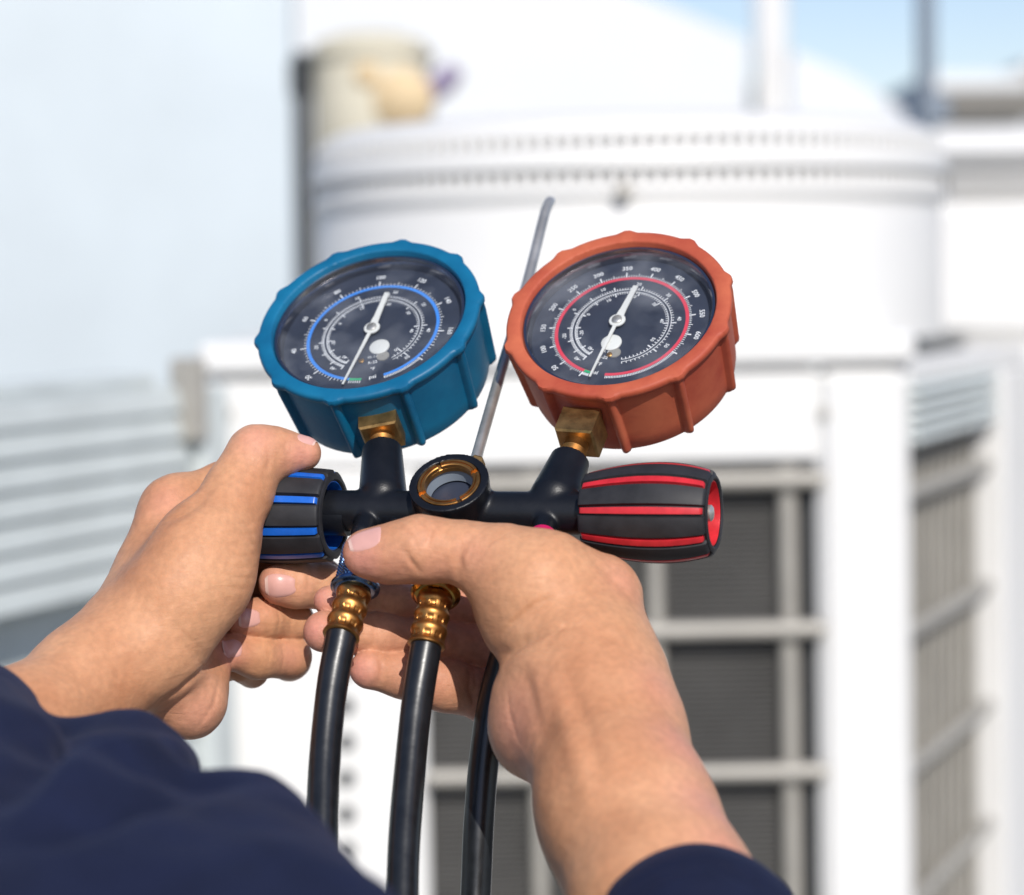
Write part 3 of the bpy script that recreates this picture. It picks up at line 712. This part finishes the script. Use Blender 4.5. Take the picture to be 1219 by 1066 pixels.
    q = np.array(onplane(*disc_px, dz)); V, F = lathe(W(q, dz + .05), n, [(0, 3.9), (.5, 3.9), (.7, 3.6), (.7, .1)], 32, ends=False); prt(V, F, 'adjuster_and_reflection', 'needle_white', g)
    e = q + nrm(q - pv) * 1.0 + np.array([1.2, -4.3]); V, F = lathe(W(e, dz + .05), n, [(0, 2.5), (.35, 2.4), (.4, .1)], 24, ends=False); prt(V, F, 'adjuster_and_reflection', 'guard_wire', g)  # grey disc models a shadowy glass reflection below the real adjuster
    q = nrm(tp - pv) * rs * .70 + pv * .3 + np.array([2.2, 1.5]); V, F = lathe(W(q, dz + .05), n, [(0, 1.1), (.5, 1.1), (.7, .8), (.7, .1)], 20, ends=False); prt(V, F, 'stop_pin', 'brass_pin', g)
    return C, n, R0, g, L
blue_ticks = [(365, 449), (348, 421), (362, 380), (401, 350), (452, 331), (501, 336), (532, 362), (537, 392)]
red_ticks = [(655, 437), (644, 417), (643, 392), (655, 368), (680, 346), (710, 331), (745, 324), (780, 325), (808, 335), (827, 352), (836, 376), (834, 398)]
GB = gauge(437.5, 378, 52, 139, R(50.7), R(20), (453, 515), 'blue_boot', 'print_blue', blue_ticks, ['20', '40', '60', '80', '100', '120', '140', '160'],
      (408, 458), (461, 349), (443, 391), ((412, 459), (428, 461)), (459, 455), [(474, 284), (397, 298), (331, 343), (304, 401), (328, 454), (395, 477), (481, 461), (546, 415), (571, 351), (542, 304)], (452, 414), 'blue rubber booted low pressure gauge', '', True)
GR = gauge(735, 370.5, 30, 139, R(46.8), R(16), (690, 520), 'red_boot', 'print_red', red_ticks, [str(50 * k) for k in range(1, 13)],
      (702, 449), (757, 341), (735, 382), ((699, 449), (691, 447)), (718, 452), [(744, 274), (664, 298), (609, 347), (601, 411), (642, 458), (723, 470), (806, 443), (861, 392), (864, 325), (818, 285)], (728, 409), 'orange red rubber booted high pressure gauge', '', True)
# brass nut and neck under each gauge
def neck(G, tb, tt, n0, px1):
    C, n, R0, g, L = G; ax = nrm(tt - tb); x, y, z = basis(ax, nrm(np.cross(ax, n)))
    base = tt + ax * .6
    V, F = lathe(base, ax, [(0, 4.6), (.5, 4.9), (.9, 4.6), (1.3, 4.9), (1.7, 4.6), (2.1, 4.9), (2.5, 4.6), (2.9, 4.9), (3.3, 4.6), (3.7, 4.9), (4.1, 4.6), (4.5, 4.9), (4.9, 4.6), (10, 4.6)], 36); prt(V, F, 'thread', 'brass', g)
    s = 6.9; hx = []
    V = []
    for (t, k) in ((n0, .90), (n0 + .7, 1.0), (20, 1.0)):
        for a, b in ((-1, -1), (1, -1), (1, 1), (-1, 1)): V.append(base + ax * t + x * a * s * k * 1.04 + y * b * s * k)
    F = [(3, 2, 1, 0), (8, 9, 10, 11)] + [(r * 4 + j, r * 4 + (j + 1) % 4, r * 4 + 4 + (j + 1) % 4, r * 4 + 4 + j) for r in (0, 1) for j in range(4)]
    prt(np.array(V), F, 'brass_nut', 'brass_raw', g, smooth=False)
neck(GB, sb_b, sb_t, 6.4, 0); neck(GR, sr_b, sr_t, 8.2, 0)

# ---- valve knobs
def knob(pc0, pc1, length, prof, accent, ph, cav_end, cav_r, label):
    """hollow barrel knob: axis from left end pc0 along AX; prof = [(fraction, radius)]"""
    t = np.array([p[0] for p in prof]); r = np.array([p[1] for p in prof])
    cf = np.polyfit(t, r, 3)
    def Rf(s): return np.polyval(cf, s)
    core = [(0, 3.0), (0, Rf(0) - 2.2)] + [(length * s, Rf(s) - 1.3) for s in np.linspace(.02, .985, 18)] + [(length, Rf(1) - 2.0), (length, cav_r + .3)]
    V, F = lathe(pc0, AX, core, 72, ends=False); k = prt(V, F, 'valve_knob', 'rubber_black', label=label)
    V, F = lathe(pc0, AX, [(length, cav_r + .35), (length + .1, cav_r), (length - 1, cav_r - .1), (length * .45, cav_r - .8), (length * .45, .1)], 72, ends=False); prt(V, F, 'liner', accent, k)
    x, y, z = basis(AX, (0, 0, 1))
    def pad(a0_, w_, hgt, name, m, e0, e1, cap):
        nu, nv = 13, 30; V = []; us = np.linspace(-1, 1, nu); vs_ = np.linspace(0, 1, nv)
        vs_ = np.concatenate([[0, .004, .012], np.linspace(.025, .975, nv - 6), [.988, .996, 1]])
        for v_ in vs_:
            s = e0 + (e1 - e0) * v_; edge_v = min(1, min(v_, 1 - v_) / .018)
            for u in us:
                eu = min(1, (1 - abs(u)) / .10); hh = hgt * min(1, math.sqrt(max(0, 1 - (1 - eu) ** 2))) * math.sqrt(max(0, 1 - (1 - edge_v) ** 2))
                a = a0_ + u * w_ / 2; rad_ = Rf(s) - 1.7 + hh; V.append(pc0 + AX * length * s + (x * math.cos(a) + y * math.sin(a)) * rad_)
        F = [(i * nu + j, i * nu + j + 1, (i + 1) * nu + j + 1, (i + 1) * nu + j) for i in range(len(vs_) - 1) for j in range(nu - 1)]
        prt(np.array(V), F, name, m, k, sharp=60)
    for i in range(9):
        a = ph + R(40) * i
        pad(a + R(20), R(28.5), 1.9, 'grip', 'rubber_black', -.004, 1.004, True); pad(a, R(9.5), 1.75, 'stripe', accent, .012, .985, False)
    # black end ring around the hollow
    V, F = lathe(pc0, AX, [(length * .985, Rf(1) - 1.5), (length + .3, Rf(1) - .9), (length + .8, Rf(1) - 1.6), (length + .8, cav_r + 1.1), (length + .2, cav_r + .55)], 72, ends=False); prt(V, F, 'end_ring', 'rubber_black', k)
    return k
pR0 = axp(699, 610); pR1 = axp(849, 611); LR = (pR1 - pR0) @ AX
kr = knob(pR0, pR1, LR, [(0, rr(46, pR0[1])), (.12, rr(51, pR0[1])), (.45, rr(58.5, -20)), (.75, rr(58.5, -26)), (.93, rr(54, -28)), (1, rr(50, -28))], 'red_plastic', R(-74), 1, rr(38, -28), 'black grip knob with red stripes')
V, F = lathe(pR0, AX, [(LR * .4, 3.4), (LR * .92, 3.4), (LR * .94, 3.0)], 24); prt(V, F, 'spindle', 'red_plastic', kr)
V, F = lathe(pR0, AX, [(LR * .93, 2.9), (LR * .985, 2.9), (LR * 1.0, 2.1), (LR * 1.005, .1)], 24, ends=False); prt(V, F, 'screw', 'steel', kr)
pB1 = axp(397, 614); LB = 46; pB0 = pB1 - AX * LB
kb = knob(pB0, pB1, LB, [(0, 14), (.1, 15.5), (.5, 17.4), (.8, 17.2), (.95, 16.9), (1, 16.2)], 'blue_plastic', R(-91), 1, rr(40, 16), 'black grip knob with blue stripes')
V, F = lathe(pB1 - AX * 24, AX, [(0, r0 * .99), (30, r0 * .99)], 40); prt(V, F, 'spindle_sleeve', 'black_coat', kb)
V, F = lathe(axp(668, 611), AX, [(0, r1 * 1.0), (10, r1 * 1.0)], 40)

# ---- hoses
def hose(name_l, top, cpl0, cpl1, crimp, path, cm, flange_m, label, fl_r=29, knurl=True):
    """coupling from cpl0 to cpl1, crimp sleeve to crimp, then the rubber hose along path"""
    ax = nrm(cpl1 - cpl0); L = np.linalg.norm(cpl1 - cpl0)
    hb = bez([crimp] + path, 30); V, F = tube(hb, 5.4, 48, mod=lambda i, a: .05 * np.sin(3 * a + i * .05) + .04 * np.sin(i * .11)); ho = prt(V, F, 'hose', 'hose_rubber', label=label)
    def km(i, t, a):
        if not (1.0 < t < L - 3.6): return 0
        return .32 * np.abs(np.sin(a * 17 + t * 2.6)) * np.abs(np.sin(a * 17 - t * 2.6)) * 2
    ra, rb = rr(19), rr(24)
    pr = [(0, ra - 1), (.8, ra)] + [(t, ra + (rb - ra) * t / L) for t in np.arange(1.2, L - 3.2, .3)] + [(L - 3.3, rb), (L - 3.0, rr(fl_r) - 1), (L - 2.6, rr(fl_r) - .1), (L - 2.0, rr(fl_r) + .1), (L - 1.3, rr(fl_r) - .1), (L - .9, rr(fl_r) - .9), (L - .4, rr(fl_r) - 1.2), (L, rr(fl_r) - 2.0), (L, 5), (L - 1.6, 4.8)]
    V, F = lathe(cpl0, ax, pr, 216, mod=km, ends=False); prt(V, F, 'coupling', cm, ho)
    a2 = nrm(crimp - cpl1); L2 = np.linalg.norm(crimp - cpl1) + 1.2; pr = []
    for t in np.linspace(-1.5, L2, 60):
        s = t / L2; r = 5.85 + .35 * s
        r += .38 * max(0, math.sin(s * math.pi * 6.4 + .3)) - .25 * max(0, -math.sin(s * math.pi * 6.4 + .3)); pr.append((t, r))
    pr += [(L2 + .25, pr[-1][1] - .35), (L2 + .25, 5.3)]
    def cm_(i, t, a):
        s = t / L2; v = max(0, -math.sin(s * math.pi * 6.4 + .3)) ** .7
        return -.42 * v * (np.sin(a * 9) > -.3)
    V, F = lathe(cpl1, a2, pr, 144, mod=cm_, ends=False); prt(V, F, 'crimp_sleeve', 'brass', ho, sharp=60)
    return ho
bL = PORT['l'][1]
cL1 = h(422, 705, -18); cL0 = cL1 + (bL - cL1) * .80
hose('l', bL, cL0, cL1, h(407, 754, -28), [h(395, 820, -36), h(387, 900, -47), h(384, 980, -60), h(386, 1060, -73), h(395, 1160, -88), h(410, 1300, -105), h(430, 1500, -125)], 'blue_anodised', 'blue_anodised', 'left hose with the blue coupling')
bM = PORT['m'][1]
cM1 = h(518, 712, -25); cM0 = cM1 + (bM - cM1) * .8
hose('m', bM, cM0, cM1, h(508, 765, -32), [h(496, 840, -41), h(487, 930, -54), h(481, 1010, -67), h(479, 1090, -80), h(480, 1200, -96), h(486, 1350, -112), h(500, 1550, -130)], 'gold_plate', 'gold_plate', 'middle hose with the golden coupling', fl_r=29)
bR = PORT['r'][1]
V, F = lathe(bR - nrm(bR - PORT['r'][0]) * .8, nrm(bR - PORT['r'][0]), [(0, 4.2), (0, 5.1), (2.8, 5.3), (3.2, 4.8)], 32); prt(V, F, 'red_collar', 'magenta_ring')
cR1 = h(640, 676, -17); cR0 = cR1 + (bR - cR1) * .8
hose('r', bR, cR0, cR1, h(629, 716, -14), [h(606, 765, -9), h(588, 830, -8), h(577, 900, -11), h(570, 980, -16), h(566, 1066, -20), h(560, 1160, -26), h(556, 1300, -30), h(556, 1500, -30)], 'magenta_ring', 'magenta_ring', 'right hose running behind the wrist', fl_r=24)

# ================================================================== PERSON (H millimetres)
pe = empty('person', H2W([h(300, 1150, -150)])[0], 'person in a navy work jacket holding the gauge set with both bare hands', 'person')
VOX = .65
def J(px, py, y, r): return (h(px, py, y), rr(r, y))
def span(*js):
    P = np.array([j[0] for j in js]); r = max(j[1] for j in js); return P.min(0) - r - 12, P.max(0) + r + 12

# ---------------- left hand
fa = [J(-90, 960, -95, 92), J(20, 880, -60, 76), J(110, 808, -30, 64), J(150, 775, -18, 62)]
lo = np.array([-265, -175, -190]); hi = np.array([-62, 75, 25])
fl = Field(lo, hi, VOX)
fl.chain(fa, 10)
# back of the hand: metacarpals from wrist to knuckles
kn = [J(205, 607, 22, 31), J(222, 650, 38, 28), J(238, 695, 50, 27), J(250, 738, 56, 24)]
wr = [J(140, 760, -12, 46), J(150, 780, 0, 44), J(165, 795, 8, 42), J(175, 810, 10, 40)]
for a, b in zip(wr, kn): fl.cone(a[0], b[0], a[1], b[1], 12)
fl.ell(h(208, 715, 14), (rr(58), 24, rr(80)), 12); fl.cone(kn[0][0], h(262, 572, 34), kn[0][1], rr(24), 12)
# heel of the palm
fl.ell(h(216, 828, -2), (rr(44), 15, rr(54)), 9, ax=[(.85, 0, .5), (0, 1, 0), (-.5, 0, .85)])
fl.cone(h(232, 830, -2), h(252, 785, 16), rr(34), rr(26), 9)
palm = fl
# thumb
th = [J(186, 770, -20, 60), J(214, 710, -16, 64), J(256, 640, -6, 50), J(285, 585, 2, 38), J(306, 543, 8, 33), J(330, 539, 11, 25), J(362, 540, 13, 20.5)]
T = fl.like(); T.chain(th, 6); T.ell(h(243, 672, -12), (rr(54), 18, rr(68)), 8, ax=[(.8, 0, .6), (0, 1, 0), (-.6, 0, .8)])
fingers = []
def finger(js, k=5): q = fl.like(); q.chain(js, k); return q
F1a = finger([kn[0], J(330, 650, 52, 29), J(392, 700, 50, 28)]); F1b = finger([J(392, 700, 50, 28), J(382, 697, 30, 27), J(352, 696, 24, 27.5), J(333, 695, 21, 25.5)], 3)
F2a = finger([kn[1], J(330, 700, 62, 28), J(350, 742, 58, 26)]); F2b = finger([J(350, 742, 58, 26), J(345, 739, 36, 24.5), J(312, 738, 26, 24.5), J(290, 737, 21, 23)], 3)
F3a = finger([kn[2], J(320, 755, 62, 27), J(345, 786, 56, 25.5)]); F3b = finger([J(345, 786, 56, 25.5), J(344, 782, 36, 25), J(305, 782, 24, 25), J(277, 776, 18, 23)], 3)
F4a = finger([kn[3], J(270, 790, 40, 22)]); F4b = finger([J(300, 800, 44, 20), J(286, 796, 32, 17)], 3)
fl.merge(T, 11)
for q in (F1a, F2a, F3a, F4a): fl.merge(q, 1.5)
for q in (F4b, F3b, F2b, F1b): fl.merge(q, 0)
V, F = fl.mesh(2)
s = Sculpt(V, F)
s.V = s.V + s.N * (.28 * vnoise(s.V, 9, 1) + .12 * vnoise(s.V, 4, 2))[:, None]
# folds
s.line([(196, 622), (225, 608), (258, 575)], .9, 3.0)
s.line([(318, 532), (322, 548), (318, 560)], .5, 1.2); s.line([(342, 520), (340, 535)], .3, .9)
for k in range(7): s.line([(262 + k, 620 + 13 * k), (285, 624 + 13 * k), (312 - k, 621 + 13.5 * k)], .22, .75)
for k in range(5): s.line([(205 + 6 * k, 740 + 10 * k), (228 + 5 * k, 762 + 9 * k), (246 + 4 * k, 776 + 6 * k)], .3, .9)
s.line([(188, 838), (215, 822), (240, 800), (262, 778)], 1.2, 2.2); s.line([(180, 856), (205, 842), (232, 822)], .5, 1.5)
s.line([(262, 805), (255, 840), (235, 868)], .35, 1.2)
s.line([(225, 640), (190, 700), (150, 755)], -.5, 4.5); s.line([(120, 790), (160, 770), (200, 745)], -.5, 4)
for px in (365, 352): s.line([(px, 672), (px + 3, 690), (px + 1, 712)], .28, .9)
for (px, py) in ((345, 740), (330, 738), (335, 783), (318, 781)): s.line([(px, py - 17), (px + 3, py), (px, py + 17)], .25, .8)
for (px, py, r, a) in ((305, 520, 9, .5), (360, 545, 8, .7), (320, 700, 9, .8), (285, 738, 7, .7), (272, 778, 7, .7), (345, 783, 7, .4), (198, 598, 9, .35), (240, 850, 14, .45), (365, 700, 8, .3)): s.blush(px, py, r, a)
s.redo(); SL = s
armL = s.build('arm', 'skin', pe, label='left hand and forearm gripping the blue striped knob')

def nail(S, c, tip, Lh, Wh, parent, N=None, edge=.0, curve=.22):
    """fingernail: a curved plate lying on the fingertip; c = centre pixel, tip = pixel direction to the free edge"""
    p, n = S.hit(*c)
    if p is None: print('nail missed', c); return
    c_ = np.where((np.abs(S.V - p) < 5).all(1))[0]; n = nrm(vnormals(S.V, S.F)[c_].mean(0)) if N is None else nrm(N)
    y_ = p[1]; t = h(c[0] + tip[0], c[1] + tip[1], y_) - h(c[0], c[1], y_); t = nrm(t - n * (t @ n)); b = np.cross(n, t)
    us = np.linspace(-1, .93, 25); vs_ = np.linspace(-1, 1, 21); G = {}; V = []; tone = []
    for i, u in enumerate(us):
        for j, v_ in enumerate(vs_):
            # superellipse outline, squarer at the free edge
            e = 2.6 if u < 0 else 3.6; wv = (1 - abs(u) ** e) ** (1 / e) if abs(u) < 1 else .0; wv = max(wv, .62 if u > 0 else .25)
            P0 = p + t * u * Lh + b * v_ * wv * Wh * (.92 + .08 * u) - n * (.25 * Wh * v_ * v_)
            q = S.bvh.find_nearest(Vector(P0)); q0, qn = np.array(q[0]), np.array(q[1])
            rim = max(abs(v_) ** 8, abs(u) ** 10 if u < 0 else 0)
            V.append(q0 + nrm(qn + n * .5) * (.26 * (1 - rim) - .35 * rim + (.12 if u > .85 else 0)))
    nv = len(vs_); F = [(i * nv + j, (i + 1) * nv + j, (i + 1) * nv + j + 1, i * nv + j + 1) for i in range(24) for j in range(nv - 1)]
    o = mesh('fingernail', V, F, 'nail', parent, hspace=True); o.data.materials.append(MATS['nail_edge'])
    for k, pl in enumerate(o.data.polygons):
        if k // (nv - 1) >= 21: pl.material_index = 1
nail(SL, (333, 698), (-1, .05), rr(22), rr(18), armL)
nail(SL, (297, 736), (-1, .1), rr(15), rr(14), armL)
nail(SL, (276, 772), (-1, .15), rr(13), rr(13), armL)
nail(SL, (366, 523), (1, .12), rr(15), rr(12), armL, N=(.06, -.05, 1))

# ---------------- right hand
fr = Field(np.array([-92, -190, -195]), np.array([112, 62, -8]), VOX)
fb = [J(860, 1190, -150, 118), J(790, 1070, -125, 106), J(742, 960, -95, 95), J(716, 870, -72, 93), J(692, 800, -58, 84)]
fr.chain(fb, 10); fr.ell(h(760, 1000, -100), (rr(80), 26, rr(130)), 12, ax=[(.87, 0, .5), (0, 1, 0), (-.5, 0, .87)])
fr.cone(h(700, 800, -55), h(690, 730, -42), rr(80), rr(62), 12)
# index side of the back of the hand
fr.cone(h(712, 785, -50), h(716, 710, -38), rr(46), rr(33), 12); fr.cone(h(645, 702, -44), h(714, 708, -40), rr(45), rr(33), 10); fr.cone(h(714, 710, -36), h(700, 725, -4), rr(33), rr(34), 8); fr.cone(h(700, 800, -30), h(700, 760, 4), rr(62), rr(40), 12)
# heel / hypothenar
fr.ell(h(634, 858, -56), (rr(49), 18, rr(62)), 12, ax=[(.97, 0, -.2), (0, 1, 0), (.2, 0, .97)])
fr.cone(h(642, 862, -36), h(640, 845, 4), rr(44), rr(38), 8)
fr.cone(h(680, 810, -20), h(612, 825, 26), rr(50), rr(40), 8); fr.cone(h(670, 745, -5), h(615, 765, 24), rr(46), rr(34), 8)
fr.merge(fr.like(), 0)
def finger2(js, k=5): q = fr.like(); q.chain(js, k); return q
T = fr.like(); T.chain([J(680, 760, -48, 60), J(640, 700, -46, 66), J(592, 673, -41, 45), J(548, 657, -38, 32), J(500, 654, -36, 36), J(462, 660, -33, 30), J(436, 659, -31, 28)], 7)
T.ell(h(640, 722, -44), (rr(66), 17, rr(74)), 8, ax=[(.9, 0, -.4), (0, 1, 0), (.4, 0, .9)])
fr.merge(T, 6)
R1 = finger2([J(690, 735, -2, 36), J(600, 725, 18, 27), J(520, 720, 12, 22), J(465, 716, 5, 21), J(392, 716, -2, 19)])
R2 = finger2([J(650, 775, 10, 36), J(585, 770, 18, 29), J(510, 763, 6, 25), J(450, 757, -3, 24.5), J(386, 752, -9, 25)])
R3 = finger2([J(640, 835, 8, 40), J(590, 830, 17, 33), J(530, 816, 4, 29), J(480, 804, -3, 25), J(440, 797, -9, 24)])
for q in (R1, R2, R3): fr.merge(q, 0)
V, F = fr.mesh(2)
s = Sculpt(V, F)
s.V = s.V + s.N * (.18 * vnoise(s.V, 10, 3) + .10 * vnoise(s.V, 4, 4))[:, None]
s.line([(592, 782), (604, 778), (622, 764), (650, 750)], 2.0, 2.4); s.line([(604, 792), (625, 785), (640, 782)], -.8, 3); s.line([(600, 792), (622, 778), (650, 770), (680, 768)], .8, 1.5)
for k in range(5): s.line([(592 + 7 * k, 758 - 7 * k), (616 + 7 * k, 738 - 6 * k), (648 + 5 * k, 722 - 3 * k)], .40, .9)
for k in range(4): s.line([(610 + 14 * k, 770 - 3 * k), (636 + 12 * k, 756 - 4 * k), (665 + 9 * k, 746)], .48, 1.0)
for k in range(4): s.line([(606 - 8 * k, 634), (582 - 6 * k, 648), (566 - 4 * k, 672 + 2 * k)], .34, 1.0)
s.line([(470, 622), (492, 640), (497, 655)], .3, .9); s.line([(500, 618), (514, 632), (508, 650)], .55, 1.0); s.line([(484, 618), (500, 636)], .3, .8)
s.line([(482, 656), (490, 670), (500, 682)], .7, 1.2); s.line([(548, 640), (545, 662), (553, 684)], .3, 1.2)
s.line([(545, 690), (545, 668), (552, 650), (566, 636)], .8, 2.0); s.line([(632, 780), (642, 820), (648, 870)], -.5, 2.8); s.line([(655, 806), (672, 850), (690, 910), (702, 960)], -1.2, 4.2); s.line([(668, 800), (700, 870), (715, 930)], 1.3, 3.2); s.line([(625, 800), (640, 850), (650, 890)], .45, 3.0)
s.line([(700, 660), (730, 690), (752, 712)], .5, 2.5); s.line([(604, 820), (606, 850), (616, 880)], .25, 1.2)
for (px, py, dd) in ((452, 727, 16), (445, 756, 18), (500, 730, 15), (452, 798, 18), (530, 760, 16), (455, 803, 14), (565, 815, 22)): s.line([(px, py - dd), (px + 2, py), (px - 1, py + dd)], .4, .9)
s.line([(562, 792), (560, 820), (570, 852)], .8, 1.6)
for (px, py, r, a) in ((428, 668, 10, .8), (500, 640, 9, .2), (372, 752, 9, .9), (425, 800, 9, .9), (380, 712, 7, .9), (480, 760, 20, .3), (500, 805, 18, .4), (745, 690, 10, .35), (610, 870, 16, .5), (560, 660, 9, .25), (815, 890, 13, .55), (845, 960, 14, .6), (790, 820, 11, .4), (865, 1010, 13, .5), (470, 675, 9, .35), (520, 680, 9, .3)): s.blush(px, py, r, a)
s.tone = np.maximum(s.tone, .55 * np.clip((s.V[:, 1] + 8) / 14, 0, 1))          # palm side of the fingers is pinker
s.redo(); SR = s
armR = s.build('arm', 'skin', pe, label='right hand and forearm with thumb on the blue coupling')
nail(SR, (433, 642), (-1, .08), rr(26), rr(18), armR, N=(-.10, -.55, .82))

# ---------------- sleeves
def cloth(fld, name, folds, seed, label, sm=3):
    V, F = fld.mesh(sm); s = Sculpt(V, F)
    s.V = s.V + s.N * (2.4 * vnoise(s.V, 26, seed) + .7 * vnoise(s.V * [1, 1, 2.2], 13, seed + 1))[:, None]
    for pts, d, wd in folds: s.line(pts, d, wd)
    return s.build(name, 'navy_cloth', pe, label=label)
fs = Field(np.array([-290, -460, -330]), np.array([40, -30, -60]), 1.8)
def S_(px, py, y, r): return (h(px, py, y), rr(r, y))
A = [S_(-70, 905, -105, 128), S_(-60, 1000, -190, 170), S_(-40, 1300, -330, 230)]
fs.chain(A, 10)
Bc = [S_(60, 960, -118, 112), S_(140, 925, -125, 78), S_(120, 1040, -190, 130)]
fs.chain(Bc, 5)
Cc = [S_(120, 1060, -220, 165), S_(272, 1016, -215, 99), S_(310, 1105, -260, 128), S_(370, 1172, -300, 134), S_(480, 1330, -340, 160)]
fs.chain(Cc, 4); fs.cone(h(150, 1150, -260), h(250, 1400, -360), rr(220, -260), rr(240, -360), 12)
# hollow around the wrist so the cuff reads as an opening
cloth(fs, 'sleeve', [([(30, 990), (110, 925), (200, 905), (235, 915)], -9, 9), ([(10, 960), (90, 900), (150, 880)], 4.0, 7), ([(60, 1010), (160, 950), (260, 935)], 4.5, 7), ([(200, 1050), (300, 1010), (380, 1030)], -2, 10), ([(100, 1066), (260, 1040)], 2, 10)], 11, 'rolled left sleeve close to the camera')
fs2 = Field(np.array([-10, -270, -260]), np.array([150, -90, -100]), 1.2)
e0, e1 = J(836, 1137, -158, 128), J(900, 1330, -200, 150)
fs2.chain([e0, e1], 4)
cloth(fs2, 'sleeve', [([(742, 1062), (790, 1036), (840, 1026), (890, 1040), (925, 1064)], 1.2, 1.6), ([(752, 1066), (795, 1044), (840, 1034), (885, 1047), (912, 1066)], .9, 1.5)], 21, 'right sleeve cuff at the bottom edge')
